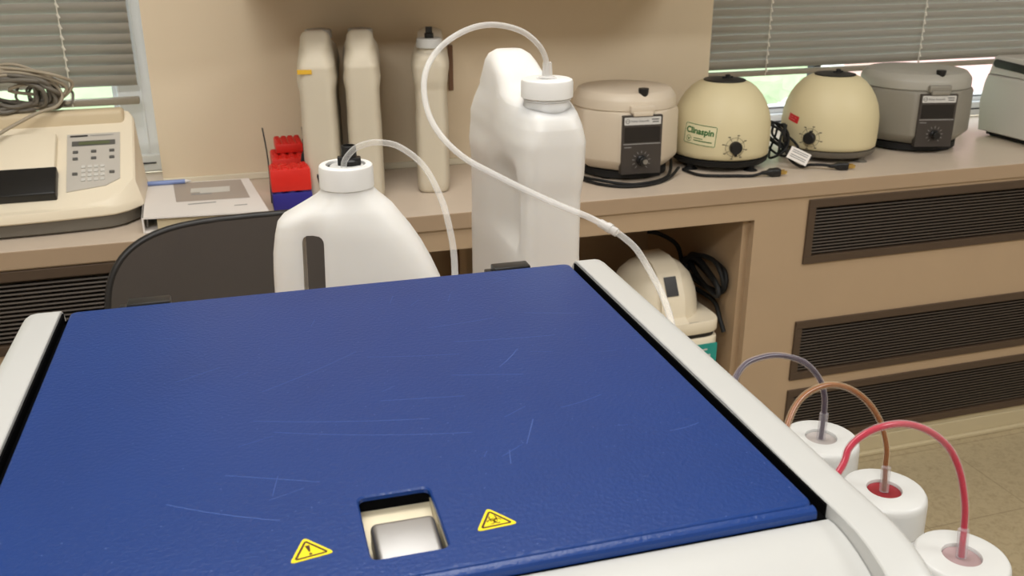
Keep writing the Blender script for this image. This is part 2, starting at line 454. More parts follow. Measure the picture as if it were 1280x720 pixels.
def vent(x0, x1, z0, z1):
    v = B(); fr = .020
    box(v, x0, x1, yf-.006, yf+.014, z1-fr, z1, .001); box(v, x0, x1, yf-.006, yf+.014, z0, z0+fr, .001)
    box(v, x0, x0+fr, yf-.006, yf+.014, z0+fr, z1-fr, .001); box(v, x1-fr, x1, yf-.006, yf+.014, z0+fr, z1-fr, .001)
    o = obj('vent_grille', v, 'vent', unit, smooth=False)
    s = B(); n = 15
    for i in range(n):
        zc = z0+fr+(z1-z0-2*fr)*(i+.5)/n
        m = Matrix.Translation((0, yf+.006, zc)) @ Matrix.Rotation(R(-28), 4, 'X')
        box(s, x0+fr, x1-fr, -.0062, .0062, -.0016, .0016, mtx=m)
    obj('louvre', s, 'slat', o, smooth=False)
    s = B(); box(s, x0+fr, x1-fr, yf+.0145, yf+.02, z0+fr, z1-fr); obj('backing', s, 'hollow', o, smooth=False)
for z0, z1 in zs: vent(1.322, 3.9, z0, z1)
for z0, z1 in [(.586, .756), (.267, .431), (.071, .237)]: vent(-1.9, -.02, z0, z1)
bm = B(); box(bm, XL+.01, AX0, yf+.002, yf+.02, 0, .07); box(bm, AX0, XR-.01, yf+.002, yf+.02, 0, .0499)
box(bm, AX1, XR-.01, yf+.002, yf+.02, .05, .07); box(bm, XL+.01, XR-.01, yf-.004, yf+.002, 0, .055, .002); box(bm, XL+.01, XR-.01, yf-.016, yf-.004, 0, .012, .003)
struct('baseboard_back', bm, 'skirt')

# wall cabinet above the pier: only its shadow reaches the picture
wc = thing('wall_cabinet', 'tan wall cabinet mounted above the row of white jugs', 'cabinet', (0, 0, 0))
bm = B(); box(bm, .06, 1.17, 1.97, YW-.001, 1.262, 2.0, .003); obj('carcass', bm, 'base', wc, smooth=False)
for x0, x1 in ((.065, .611), (.619, 1.165)):
    bm = B(); box(bm, x0, x1, 1.952, 1.97, 1.262, 1.995, .003); d = obj('door', bm, 'base', wc, smooth=False)
    bm = B(); tube(bm, [((x1-.04 if x0 < .2 else x0+.04), 1.952, 1.30), ((x1-.04 if x0 < .2 else x0+.04), 1.93, 1.31), ((x1-.04 if x0 < .2 else x0+.04), 1.93, 1.39), ((x1-.04 if x0 < .2 else x0+.04), 1.952, 1.40)], .004, 8, 4); obj('handle', bm, 'steel', d)
# brown strip on the pier wall
bm = B(); box(bm, .540, .552, YW-.006, YW-.0005, .984, 1.094, .0015)
tag(obj('wall_strip', bm, 'brownbar', smooth=False), 'thin dark brown vertical strip fixed to the wall behind the slim jug', 'strip')

# ================================================================== OUTDOORS
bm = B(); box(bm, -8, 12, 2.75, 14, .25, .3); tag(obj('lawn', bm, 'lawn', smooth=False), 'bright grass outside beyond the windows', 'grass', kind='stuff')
def hedge(label, x0, x1, y, h):
    b = B()
    r = bmesh.ops.create_icosphere(b, subdivisions=5, radius=1)
    for v in b.verts:
        p = v.co.normalized(); q = Vector((math.copysign(abs(p.x)**.5, p.x), math.copysign(abs(p.y)**.6, p.y), math.copysign(abs(p.z)**.5, p.z)))
        q *= 1+.10*noise.noise(p*9)+.06*noise.noise(p*23)
        v.co = Vector(((x0+x1)/2+q.x*(x1-x0)/2, y+q.y*.6, max(.3015, .3+h/2+q.z*h/2)))
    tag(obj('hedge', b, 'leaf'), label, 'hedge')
hedge('green hedge glowing with painted daylight, seen through the gap under the left blind', -4, 1.2, 5.5, 2.6)
hedge('green hedge glowing with painted daylight, seen under the right blind between the cream centrifuges', 1.5, 3.5, 5.2, 2.4)
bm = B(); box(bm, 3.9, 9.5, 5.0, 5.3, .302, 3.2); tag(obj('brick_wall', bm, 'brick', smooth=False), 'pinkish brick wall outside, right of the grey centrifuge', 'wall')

# ================================================================== TABLE
tb = thing('work_table', 'wood-brown laminate table carrying the blue and white analyzer', 'table', (0, 0, 0))
bm = B(); box(bm, -.62, .606, .16, 1.28, CT-.03, CT, .003); obj('tabletop', bm, 'wood', tb)
bm = B(); box(bm, -.57, .565, .21, .23, CT-.1, CT-.0301); box(bm, -.57, .565, 1.21, 1.23, CT-.1, CT-.0301); box(bm, -.57, -.55, .23, 1.21, CT-.1, CT-.0301); box(bm, .545, .565, .23, 1.21, CT-.1, CT-.0301)
obj('apron', bm, 'rim', tb, smooth=False)
for x in (-.55, .545):
    for y in (.23, 1.21):
        bm = B(); tube(bm, [(x, y, .0), (x, y, CT-.0301)], .018, 14, 1); obj('leg', bm, 'rim', tb)

# ================================================================== ANALYSER
an = thing('blood_analyzer', 'white benchtop lab analyzer with a large scratched blue lid', 'lab instrument', (.065, .51, CT), -1.25)
H = LT-CT    # .300
# lid: plate with a hole for the latch
def lidpt(z): return lambda u, v: Vector((u, v, z))
K = 6
hx0, hx1, hy0, hy1 = -.0205, .0150, -.1645, -.1140
LY0, LY1 = -.1800, .185
outer = rrect(.385, LY1-LY0, .005, K, 0, (LY0+LY1)/2); inner = rrect(hx1-hx0, hy1-hy0, .004, K, (hx0+hx1)/2, (hy0+hy1)/2)
bm = B()
def off(pts, d, cx, cy, w, h):
    return [(cx+(x-cx)*(1+2*d/w), cy+(y-cy)*(1+2*d/h)) for x, y in pts]
ocx, ocy, ow, oh = 0, (LY0+LY1)/2, .385, LY1-LY0
rings = [[Vector((x, y, H-.006)) for x, y in off(outer, 0, ocx, ocy, ow, oh)],
         [Vector((x, y, H-.0016)) for x, y in outer],
         [Vector((x, y, H-.0005)) for x, y in off(outer, -.0006, ocx, ocy, ow, oh)],
         [Vector((x, y, H)) for x, y in off(outer, -.0018, ocx, ocy, ow, oh)],
         [Vector((x, y, H)) for x, y in off(outer, -.006, ocx, ocy, ow, oh)],
         [Vector((x, y, H)) for x, y in off(inner, .004, (hx0+hx1)/2, (hy0+hy1)/2, hx1-hx0, hy1-hy0)],
         [Vector((x, y, H)) for x, y in off(inner, .0008, (hx0+hx1)/2, (hy0+hy1)/2, hx1-hx0, hy1-hy0)],
         [Vector((x, y, H-.0008)) for x, y in inner],
         [Vector((x, y, H-.0028)) for x, y in inner],
         [Vector((x*1.0, y, H-.0028)) for x, y in off(inner, .003, (hx0+hx1)/2, (hy0+hy1)/2, hx1-hx0, hy1-hy0)]]
rings.append(rings[0])
vr = [[bm.verts.new(p) for p in r] for r in rings[:-1]]; vr.append(vr[0])
n = len(outer)
for a, b_ in zip(vr, vr[1:]):
    for i in range(n): bm.faces.new((a[i], a[(i+1) % n], b_[(i+1) % n], b_[i]))
# rolled front lip
lip = [(-.1795, -.0012), (-.1815, -.0014), (-.1832, -.0022), (-.1838, -.0036), (-.1838, -.0066), (-.1825, -.0066), (-.1825, -.0045), (-.1795, -.0042)]
prism(bm, lip, lambda u, v: Vector((-.1920, u, H+v)), lambda u, v: Vector((.1920, u, H+v)))
# scratches in the paint
rs = random.Random(3)
def scratch(x, y, L_, a, bend=.0, w=.00036):
    pts = []
    for i in range(9):
        t = i/8-.5; pts.append((x+L_*t*math.cos(a)-bend*(t*t)*math.sin(a), y+L_*t*math.sin(a)+bend*(t*t)*math.cos(a)))
    ribbon(bm, pts, w, lambda u, v: Vector((u, v, H+.00008)), mi=1)
for s in [(-.005, -.055, .11, -.28, .012), (-.02, -.035, .10, -.25, .008), (-.03, .035, .075, .60, .006), (.075, .0, .045, -.25, .0), (.08, -.075, .028, 1.15, .0),
          (.062, -.098, .014, 1.35, 0), (.035, .04, .06, -.2, .004), (.10, .05, .07, -.12, .004), (-.085, -.11, .06, -.5, .006), (.078, .085, .05, .1, .002),
          (-.06, -.085, .05, -.4, 0), (.12, -.05, .03, .3, .004), (.03, -.02, .05, -.15, 0), (-.10, .05, .03, .5, 0), (.145, .085, .04, -.3, 0), (.095, .02, .03, .9, .003), (.165, -.095, .02, .2, .004)]:
    scratch(*s)
for _ in range(18):
    scratch(rs.uniform(-.15, .17), rs.uniform(-.11, .17), rs.uniform(.006, .02), rs.uniform(-.6, 1.4), w=.00025)
lid = obj('lid', bm, ['lid', 'scratch'], an, ang=20)
tag(lid, 'scratched glossy blue lid')
# latch recess and metal pull
bm = B()
box(bm, hx0-.001, hx1+.001, hy0-.001, hy1+.001, H-.030, H-.028)
for a in ((hx0-.0015, hx0-.0002, hy0-.001, hy1+.001), (hx1+.0002, hx1+.0015, hy0-.001, hy1+.001), (hx0, hx1, hy0-.0015, hy0-.0002)):
    box(bm, a[0], a[1], a[2], a[3], H-.029, H-.0062)
fl = [(hy1+.001, -.0085), (hy1-.004, -.0095), (hy0+.020, -.020), (hy0+.012, -.028), (hy1+.001, -.028)]
prism(bm, fl, lambda u, v: Vector((hx0, u, H+v)), lambda u, v: Vector((hx1, u, H+v)))
tag(obj('latch_recess', bm, 'zinc', an, smooth=False), 'dull zinc latch recess')
bm = B()
m = Matrix.Translation(((hx0+hx1)/2+.0006, (hy0+.0148), H-.0052)) @ Matrix.Rotation(R(6), 4, 'X')
box(bm, -.0155, .0155, -.0142, .0142, -.012, .0036, .0032, 4, mtx=m)
tag(obj('latch_handle', bm, 'steel', an), 'brushed steel pull')

def sticker(name, loc, rz, bio):
    e = B(); s = .0206
    tri = []
    ht = s*.80
    vx = [(-s/2, 0), (s/2, 0), (0, ht)]
    cx, cy = 0, ht/3
    rr = .0016
    pts = []
    for i in range(3):
        a = Vector(vx[i]); p = Vector(vx[i-1]); q = Vector(vx[(i+1) % 3])
        d1 = (p-a).normalized(); d2 = (q-a).normalized(); k = .0028
        for t in (0, .25, .5, .75, 1):
            A0 = a+d1*k; A1 = a+d2*k
            pts.append(tuple((A0*(1-t)**2+a*2*t*(1-t)+A1*t*t)))
    fm = lambda z: (lambda u, v: Vector((u, v, z)))
    ringfaces(e, [[Vector((x, y, 0)) for x, y in pts], [Vector((x, y, .0002)) for x, y in pts]])
    st = obj(name, e, 'yellow', lid, smooth=False, loc=(loc[0], loc[1], H+.00005), rz=rz)
    e = B(); z = fm(.00028)
    inn = [(cx+(x-cx)*.70, cy+(y-cy)*.70) for x, y in vx]
    ic = []
    for i in range(3):
        a = Vector(inn[i]); b2 = Vector(inn[(i+1) % 3]); ic += [a.lerp(b2, t) for t in (0.03, .5, .97)]
    ribbon(e, ic, .0011, z, True)
    if bio:
        c0 = Vector((0, ht*.36))
        for a in (90, 210, 330):
            d = Vector((math.cos(R(a)), math.sin(R(a))))*.0019
            ribbon(e, arc(c0.x+d.x, c0.y+d.y, .0017, a+35, a+325), .0006, z)
        ribbon(e, arc(c0.x, c0.y, .0016, 0, 360), .0004, z)
        fill(e, arc(c0.x, c0.y, .0007, 0, 330, 10), z)
    else:
        fill(e, [(-.0004, ht*.30), (.0004, ht*.30), (.0011, ht*.60), (-.0011, ht*.60)], z)
        fill(e, arc(0, ht*.20, .0008, 0, 330, 10), z)
    obj('symbol', e, 'brownink', st, smooth=False)
    return st
tag(sticker('warning_sticker', (-.0455, -.1562), 9.5, False), 'yellow triangle sticker with an exclamation mark')
tag(sticker('warning_sticker', (.0395, -.1568), 3.5, True), 'yellow triangle sticker with a biohazard symbol')

# side rails
def rail(side):
    b = B(); x0, x1 = .1984, .2259
    prof = []
    ty = H+.0025
    # (y,z) from bottom-back round to the front
    def cr(cx, cy, r, a0, a1, n): return [(cx+r*math.cos(R(a0+(a1-a0)*i/n)), cy+r*math.sin(R(a0+(a1-a0)*i/n))) for i in range(n+1)]
    prof = [(.195, .02)] + cr(.195-.016, ty-.016, .016, 0, 90, 6) + [(.05, ty), (-.08, ty-.0005), (-.16, ty-.002)] + cr(-.196, ty-.002-.075, .075, 90, 180, 12) + [(-.271, .02)]
    # cross-section: flat top with a generous outer rounding, offset inwards along the profile normal
    steps = [(0, .0006), (.0006, 0), (.0165, 0), (.0205, .0008), (.0238, .003), (.0262, .0062), (.0275, .0105), (.0275, .03)]
    cen = Vector((-.03, .12)); rings = []
    for dx, dn in steps:
        ring = []
        for i, p in enumerate(prof):
            P = Vector(p); a = Vector(prof[max(i-1, 0)]); c = Vector(prof[min(i+1, len(prof)-1)])
            t = (c-a).normalized(); nn = Vector((t.y, -t.x))
            if nn.dot(cen-P) < 0: nn = -nn
            q = P+nn*dn
            if i in (0, len(prof)-1): q = Vector((P.x+nn.x*dn, P.y))
            ring.append(Vector(((x0+dx)*side, q.x, q.y)))
        rings.append(ring)
    ringfaces(b, rings, True, True, True)
    return obj('side_rail', b, 'white', an, ang=40)
rail(1); rail(-1)
# front panel (gently convex) between the rails
bm = B(); prof = []
for i in range(13):
    a = R(88-88*i/12); prof.append((-.1875-.074*math.cos(a), H-.0062-.074+.074*math.sin(a)))
prof = [(-.1848, H-.0070)] + prof + [(-.2615, .02), (-.1848, .02)]
prism(bm, prof, lambda u, v: Vector((-.1978, u, v)), lambda u, v: Vector((.1978, u, v)))
obj('front_panel', bm, 'white', an, ang=40)
bm = B(); box(bm, -.198, .198, -.1846, .19, .02, H-.031); box(bm, -.198, .198, -.1846, -.1790, H-.031, H-.0075); box(bm, -.2255, .2255, -.19, .15, .02, .20, .004)
box(bm, -.197, -.1895, -.184, .184, H-.031, H-.0065); box(bm, .1895, .197, -.184, .184, H-.031, H-.0065); box(bm, -.197, .197, .178, .184, H-.031, H-.0065)
box(bm, .1970, .1983, -.182, .184, H-.03, H-.0004); box(bm, -.1983, -.1970, -.182, .184, H-.03, H-.0004); box(bm, hx0-.002, hx1+.002, hy1-.0002, hy1+.0015, H-.0085, H-.0030); 
tag(obj('housing', bm, 'gap', an, smooth=False), 'black inner housing showing in the lid gap')
for x0 in (-.1545, .1290):
    bm = B(); box(bm, x0, x0+.031, .186, .200, H-.012, H+.0008, .0012); box(bm, x0-.006, x0, .188, .199, H-.012, H-.003, .001); obj('hinge', bm, 'black', an)
for x in (-.17, .17):
    for y in (-.18, .15):
        bm = B(); lathe(bm, [(.014, 0), (.016, .004), (.016, .0199)], x, y, 20); obj('foot', bm, 'rubber', an)

# ================================================================== REAGENT BOTTLES
def reagent(label, loc, insert, ring=False, rz=0):
    t = thing('reagent_bottle', label, 'bottle', loc, rz, 'white capped reagent bottles beside the analyzer')
    b = B(); rings = []
    for z, w, n_ in [(0, .032, 5), (.004, .036, 5), (.08, .036, 5), (.100, .035, 4.5), (.112, .032, 3.2), (.120, .027, 2.4), (.124, .0255, 2), (.132, .0255, 2)]:
        rings.append([Vector((x, y, z)) for x, y in sell(-w, w, -w, w, n_, 48)])
    ringfaces(b, rings); obj('bottle_body', b, 'hdpe', t)
    b = B(); N = 72; rings = []
    for r, z in [(.0300, .1275), (.0322, .129), (.0320, .1505), (.0314, .1540), (.0300, .1562), (.0284, .157), (.0132, .157), (.0128, .1562), (.0128, .1535)]:
        rings.append([Vector(((r+(.0004 if (i % 2 and .12 < z < .15) else 0))*math.cos(2*PI*i/N), (r+(.0004 if (i % 2 and .12 < z < .15) else 0))*math.sin(2*PI*i/N), z)) for i in range(N)])
    ringfaces(b, rings); obj('cap', b, 'cap', t)
    b = B(); lathe(b, [(.0126, .1535), (.0126, .1545)], seg=32); obj('cap_insert', b, insert, t)
    if ring:
        b = B(); lathe(b, [(.0315, .1185), (.0328, .1195), (.0328, .1255), (.0310, .1270)], seg=48); g = obj('tamper_ring', b, 'cap', t)
        b = B()
        for k in range(7):
            a = R(-62+k*8); m = Matrix.Rotation(a, 4, 'Z') @ Matrix.Translation((.0330, 0, .1225))
            box(b, -.0004, .0003, -.0012, .0012, -.0018 if k % 2 else -.0006, .0018, mtx=m)
        tag(obj('printed_marks', b, 'brownink', g, smooth=False), 'dark brown print')
    return t
BX = [(.456, .589), (.456, .506), (.454, .421)]
reagent('white capped reagent bottle with the dark purple hose, farthest of the three', (BX[0][0], BX[0][1], CT), 'frost')
reagent('white capped reagent bottle with the amber hose and red-stained insert, middle of the three', (BX[1][0], BX[1][1], CT), 'frostred', True)
reagent('white capped reagent bottle with the red hose, nearest of the three', (BX[2][0], BX[2][1], CT), 'frostpink')

def hose(label, pts, ro, ri, mo, ml, sleeve=None, cat='tube'):
    t = thing('plastic_hose', label, cat, pts[0])
    o = Vector(pts[0]); P = [Vector(p)-o for p in pts]
    b = B(); tube(b, P, ro, 16, 8); obj('tube_wall', b, mo, t, ang=80)
    if ml: b = B(); tube(b, P, ri, 12, 8); tag(obj('liquid', b, ml, t, ang=80), M[ml].name.replace('_', ' '))
    if sleeve:
        b = B(); tube(b, [P[0], P[0]+(P[1]-P[0])*sleeve], ro*1.38, 18, 1); obj('sleeve', b, 'sleeve', t, ang=80)
    return t
hose('dark purple filled hose arching from the farthest reagent bottle to the analyzer',
     [(.4560, .5890, .951), (.4568, .59, .962), (.4578, .5917, .975), (.4566, .5925, .99), (.4511, .595, 1.006), (.4348, .5956, 1.0229), (.4111, .5955, 1.0324), (.3888, .592, 1.0346), (.3708, .5854, 1.0324), (.352, .5686, 1.0240), (.3318, .5411, 1.010), (.2945, .525, 1.0)],
     .0027, .0019, 'tubep', 'purple', 2.1)
hose('amber brown filled hose arching from the middle reagent bottle to the analyzer',
     [(.4558, .5060, .951), (.4560, .507, .960), (.4583, .5116, .9712), (.4572, .5125, .9864), (.4514, .5168, 1.0067), (.4405, .5211, 1.0233), (.4258, .5246, 1.0346), (.4065, .5223, 1.042), (.3862, .5174, 1.0422), (.3702, .5096, 1.0383), (.3549, .4965, 1.0300), (.3362, .4737, 1.018), (.2945, .46, 1.005)],
     .0026, .0018, 'tubeo', 'brownliq', 2.2)
hose('red filled hose arching from the nearest reagent bottle to the analyzer',
     [(.4542, .4215, .951), (.4546, .423, .960), (.4577, .4273, .9699), (.4564, .4294, .9882), (.452, .4345, 1.0114), (.443, .4388, 1.0293), (.4254, .4391, 1.0444), (.4056, .4378, 1.0541), (.3851, .4346, 1.0584), (.3687, .4332, 1.0561), (.3551, .4299, 1.0500), (.3423, .421, 1.040), (.2950, .40, 1.015)],
     .0027, .0021, 'tuber', 'redliq', 2.2)

# ================================================================== JUGS BEHIND THE ANALYSER
def lerp_table(tab, z):
    for a, b in zip(tab, tab[1:]):
        if z <= b[0]:
            t = (z-a[0])/(b[0]-a[0]); t = max(0, min(1, t))
            return [a[i]+(b[i]-a[i])*t for i in range(1, len(a))]
    return list(tab[-1][1:])
def sstep(e0, e1, x):
    t = max(0, min(1, (x-e0)/(e1-e0))); return t*t*(3-2*t)

def tall_jug_body(Hh=.426):
    k = Hh/.426
    #   z, front y, back y, half thickness, exponent
    tab = [(0, -.122, .122, .030, 6), (.004, -.127, .127, .0355, 6), (.02, -.130, .130, .0375, 6), (.20, -.130, .130, .0375, 6), (.215, -.130, .130, .0365, 6), (.285, -.130, .130, .0365, 6),
           (.310, -.134, .130, .0415, 5), (.345, -.134, .129, .0425, 5), (.362, -.132, .122, .0408, 4), (.374, -.126, .115, .0385, 3.4), (.381, -.114, .110, .0370, 3.2), (.386, -.075, .106, .0362, 3.2),
           (.392, -.052, .100, .0350, 3.2), (.402, -.022, .090, .0330, 3.2), (.413, .008, .078, .0290, 3.2), (.421, .026, .070, .0240, 3), (.426, .036, .062, .0160, 2.6)]
    b = B(); rings = []
    zs_ = sorted({t[0] for t in tab} | {i*.01 for i in range(1, 39)})
    for z in zs_:
        f, bk, t, n_ = lerp_table(tab, z)
        ring = []
        for x, y in sell(-t, t, f, bk, n_, 96):
            # grip panel: back half of the shoulder is slimmer, and a moulded groove runs up the flank
            s = 1-.10*sstep(-.03, .0, y)*sstep(.30, .34, z)*(1-sstep(.40, .42, z))
            if abs(x) > t*.8:
                g = sstep(-.105, -.090, y)*(1-sstep(-.045, -.030, y))*sstep(.215, .235, z)*(1-sstep(.305, .325, z)); s -= .20*g
            ring.append(Vector((x*s, y, z*k)))
        rings.append(ring)
    ringfaces(b, rings)
    return b, k
def tall_jug(label, loc, rz, Hh=.426, capk=1, matl='hdpe', group=None, black_top=False, hide_cap=False):
    t = thing('tall_jug', label, 'jug', loc, rz, group)
    b, k = tall_jug_body(Hh)
    y0 = -.092
    lathe(b, [(.030, .372*k), (.0265, .382*k), (.0245, .386*k), (.0245, .3875*k), (.0262, .3885*k), (.0245, .390*k), (.0245, .394*k)], 0, y0, 40)
    bod = obj('jug_body', b, matl, t, ang=50)
    # grip opening under the bar
    c = B(); pts = []
    a0, a1 = Vector((.004, .352)), Vector((.060, .352))
    for i in range(9): a = R(90+180*i/8); pts.append((a0.x+.012*math.cos(a), a0.y*k+.014*math.sin(a)))
    for i in range(9): a = R(-90+180*i/8); pts.append((a1.x+.012*math.cos(a), a1.y*k+.014*math.sin(a)))
    b = B(); r = .0282; zc0 = .3905*k
    N = 80; rings = []
    for rr_, z in [(r-.0012, 0), (r, .001), (r, .0165), (r-.0009, .0192), (r-.0035, .0205), (.011, .0205), (.0105, .0195)]:
        rings.append([Vector(((rr_+(.00025 if (i % 2 and 0 < z < .021) else 0))*math.cos(2*PI*i/N), y0+(rr_+(.00025 if (i % 2 and 0 < z < .021) else 0))*math.sin(2*PI*i/N), zc0+z)) for i in range(N)])
    ringfaces(b, rings); obj('cap', b, 'capj' if matl == 'hdpe' else 'cap', t)
    if black_top:
        b = B(); lathe(b, [(.010, zc0+.020), (.010, zc0+.030), (.0075, zc0+.032), (.0075, zc0+.044)], 0, y0, 20); tag(obj('stopper', b, 'black', t), 'black stopper')
    return t, zc0+.0205, y0
jb, zc, y0 = tall_jug('tall milky white jug behind the analyzer with a hose in its cap', (.3375, 1.060, CT), 0)
b = B(); lathe(b, [(.0095, zc-.001), (.0095, zc+.001), (.0058, zc+.0025), (.0050, zc+.016), (.0046, zc+.017)], 0, y0, 24); obj('hose_fitting', b, 'tubeb', jb)

hose('long milky hose looping from the tall jug cap, across its front',
     [(.3355, .967, 1.209), (.3350, .9655, 1.2265), (.3258, .9636, 1.2429), (.3071, .9639, 1.2574), (.2778, .9592, 1.2652), (.2498, .9504, 1.2636), (.2203, .9331, 1.2537), (.2002, .9217, 1.2379), (.189, .9063, 1.2188), (.187, .8862, 1.195), (.194, .8647, 1.1747), (.2111, .8409, 1.1563), (.2368, .8217, 1.1419), (.2624, .8031, 1.1292), (.2878, .7852, 1.118), (.3097, .7695, 1.1096), (.3238, .7513, 1.1029)],
     .0030, .0017, 'tubeb', None)
h2 = hose('thinner clear hose joined on and running down behind the analyzer rail',
     [(.3238, .7513, 1.1029), (.3309, .7417, 1.0983), (.3387, .7248, 1.09), (.342, .7018, 1.077), (.3371, .6664, 1.0689), (.3295, .6339, 1.0610), (.32, .6031, 1.048), (.3083, .5811, 1.036), (.2950, .56, 1.025)],
     .0030, .0017, 'tube', None)
b = B(); o = Vector((.3238, .7513, 1.1029)); tube(b, [Vector((.3175, .7595, 1.1060))-o, Vector((.3285, .7450, 1.0999))-o], .0040, 16, 1)
tube(b, [Vector((.3222, .7535, 1.1037))-o, Vector((.3250, .7498, 1.1021))-o], .0047, 16, 1); obj('connector', b, 'tubeb', h2)

# broad jug with the handle slot
jg = thing('handled_jug', 'white plastic jug with a moulded side handle and black cap fitting', 'jug', (.115, .966, CT), -8)
tab = [(0, -.076, .104, .044, 5), (.004, -.082, .110, .050, 5), (.02, -.085, .112, .052, 5), (.12, -.0845, .111, .052, 5), (.17, -.084, .105, .050, 4.5), (.20, -.0835, .0955, .048, 4), (.221, -.083, .0870, .046, 3.8),
       (.242, -.0815, .0770, .0435, 3.5), (.262, -.0780, .0650, .041, 3.2), (.273, -.0750, .0570, .039, 3), (.280, -.0690, .0520, .037, 2.9), (.287, -.0560, .0470, .035, 2.7), (.294, -.0435, .0400, .032, 2.5), (.301, -.0325, .0325, .029, 2.2),
       (.306, -.0280, .0285, .0275, 2), (.309, -.0270, .0270, .027, 2), (.320, -.0270, .0270, .027, 2)]
b = B(); rings = []
for z in sorted({t[0] for t in tab} | {i*.01 for i in range(1, 30)}):
    f, bk, t, n_ = lerp_table(tab, z); ring = []
    for x, y in sell(f, bk, -t, t, n_, 88):
        # soft central ridge falling from the neck, slimmer handle side
        s = 1-.22*sstep(-.015, -.05, x)*sstep(.08, .13, z)*(1-sstep(.27, .30, z))
        s -= .10*sstep(.02, .08, x)*sstep(.1, .2, z)
        ring.append(Vector((x, y*s, z)))
    rings.append(ring)
ringfaces(b, rings)
body = obj('jug_body', b, 'hdpe', jg, ang=60)
c = B(); pts = []
for i in range(9): a = R(180*i/8); pts.append((-.0395+.0112*math.copysign(abs(math.cos(a))**.6, math.cos(a)), .258+.0085*math.sin(a)))
for i in range(9): a = R(180+180*i/8); pts.append((-.0395+.0112*math.copysign(abs(math.cos(a))**.6, math.cos(a)), .125+.0085*math.sin(a)))
prism(c, pts, lambda u, v: Vector((u+(v-.2)*.03, -.08, v)), lambda u, v: Vector((u+(v-.2)*.03, .08, v)))
cut = obj('cutter', c, 'hdpe', jg)
bpy.context.view_layer.update()
boolean(body, cut)
b = B(); N = 80; rings = []
for rr_, z in [(.0268, .3085), (.0282, .3095), (.0282, .3290), (.0276, .3318), (.0262, .333), (.0208, .333), (.0204, .3315), (.0204, .3285)]:
    rings.append([Vector(((rr_+(.0002 if (i % 2 and .309 < z < .33) else 0))*math.cos(2*PI*i/N), (rr_+(.0002 if (i % 2 and .309 < z < .33) else 0))*math.sin(2*PI*i/N), z)) for i in range(N)])
ringfaces(b, rings); obj('cap', b, 'capj', jg)
b = B(); lathe(b, [(.0202, .3285), (.0202, .3298), (.0190, .3302)], 0, 0, 40); tag(obj('gasket', b, 'black', jg), 'black gasket ring')
b = B(); lathe(b, [(.0176, .3300), (.0176, .3312), (.0165, .3318)], .001, .0, 40); obj('insert', b, 'cap', jg)
b = B(); lathe(b, [(.0115, .3316), (.0115, .3365), (.0082, .3385), (.0078, .3510), (.0070, .352), (.0062, .352), (.0060, .347)], .004, .002, 24)
box(b, .004, .016, -.006, .006, .3316, .340, .0015); box(b, -.008, .0, -.004, .004, .3316, .341, .001); tag(obj('fitting', b, 'black', jg), 'black quick-release fitting')
hose('clear hose arching from the handled jug down behind the blue lid',
     [(.1110, .9530, 1.1275), (.1135, .9530, 1.1365), (.1228, .9510, 1.1468), (.1344, .9469, 1.1525), (.1479, .9382, 1.155), (.165, .9208, 1.1526), (.1841, .8974, 1.1368), (.1941, .8666, 1.1096), (.1957, .8394, 1.0848), (.1944, .8212, 1.0664), (.1887, .7962, 1.0455), (.1788, .759, 1.02), (.175, .7055, 1.0)],
     .0032, .0022, 'tube', None)

# ================================================================== CHAIR
ch = thing('side_chair', 'dark grey plastic-backed chair with a rounded back, pushed against the worktop', 'chair', (.03, 1.60, 0), 3)
def backpt(u, v, d):   # u -1..1 across, v height
    return Vector((u, .035*(u/.27)**2*-1+.02+d-(v-.7)*-.10, v))
def chair_outline(s, n=64):
    out = []
    for i in range(n):
        t = 2*PI*i/n; c, sn = math.cos(t), math.sin(t)
        out.append(((.252*s*math.copysign(abs(c)**.52, c)), .702+.186*s*math.copysign(abs(sn)**(.62 if sn > 0 else .5), sn)))
    return out
b = B()
rr_ = [[backpt(u, v, .006) for u, v in chair_outline(s)] for s in (.02, .2, .4, .6, .8, .95, 1)] + [[backpt(u, v, -.006) for u, v in chair_outline(s)] for s in (1, .95, .8, .6, .4, .2, .02)]
ringfaces(b, rr_); obj('backrest', b, 'chair', ch, ang=50)
b = B(); tube(b, [backpt(u, v, 0) for u, v in chair_outline(1.005, 96)]+[backpt(*chair_outline(1.005, 96)[0], 0)], .0068, 10, 1, smooth=False); obj('back_rim', b, 'rim', ch, ang=80)
b = B(); rings = []
for z, s in [(.435, .94), (.44, 1), (.452, 1), (.458, .95)]:
    rings.append([Vector((x*s, y*s, z)) for x, y in sell(-.22, .22, -.45, -.03, 4, 56)])
ringfaces(b, rings); obj('seat', b, 'chair', ch)
for s in (-1, 1):
    b = B(); tube(b, [(s*.235, .03, .60), (s*.235, .0, .44), (s*.235, .06, .0)], .011, 10, 6); obj('leg', b, 'steel', ch)
    b = B(); tube(b, [(s*.21, -.03, .434), (s*.22, -.38, .432), (s*.225, -.43, .0)], .011, 10, 6); obj('leg', b, 'steel', ch)
b = B(); tube(b, [(-.235, .02, .62), (-.235, -.005, .50), (-.235, .0, .434), (-.1, -.03, .428), (.1, -.03, .428), (.235, .0, .434), (.235, -.005, .50), (.235, .02, .62)], .010, 10, 6); obj('frame', b, 'steel', ch)

# ================================================================== CENTRIFUGES
def oct_ring(r, z, soft=.55, rot=0, N=96, cx=0, cy=0, flat=8):
    out = []
    for i in range(N):
        a = 2*PI*i/N; k = 2*PI/flat
        aa = ((a-rot+PI/2+k/2) % k)-k/2
        rp = r*.965/math.cos(aa); rad = rp*(1-soft)+r*soft
        rad = min(rad, r*1.03)
        out.append(Vector((cx+rad*math.cos(a), cy+rad*math.sin(a), z)))
    return out

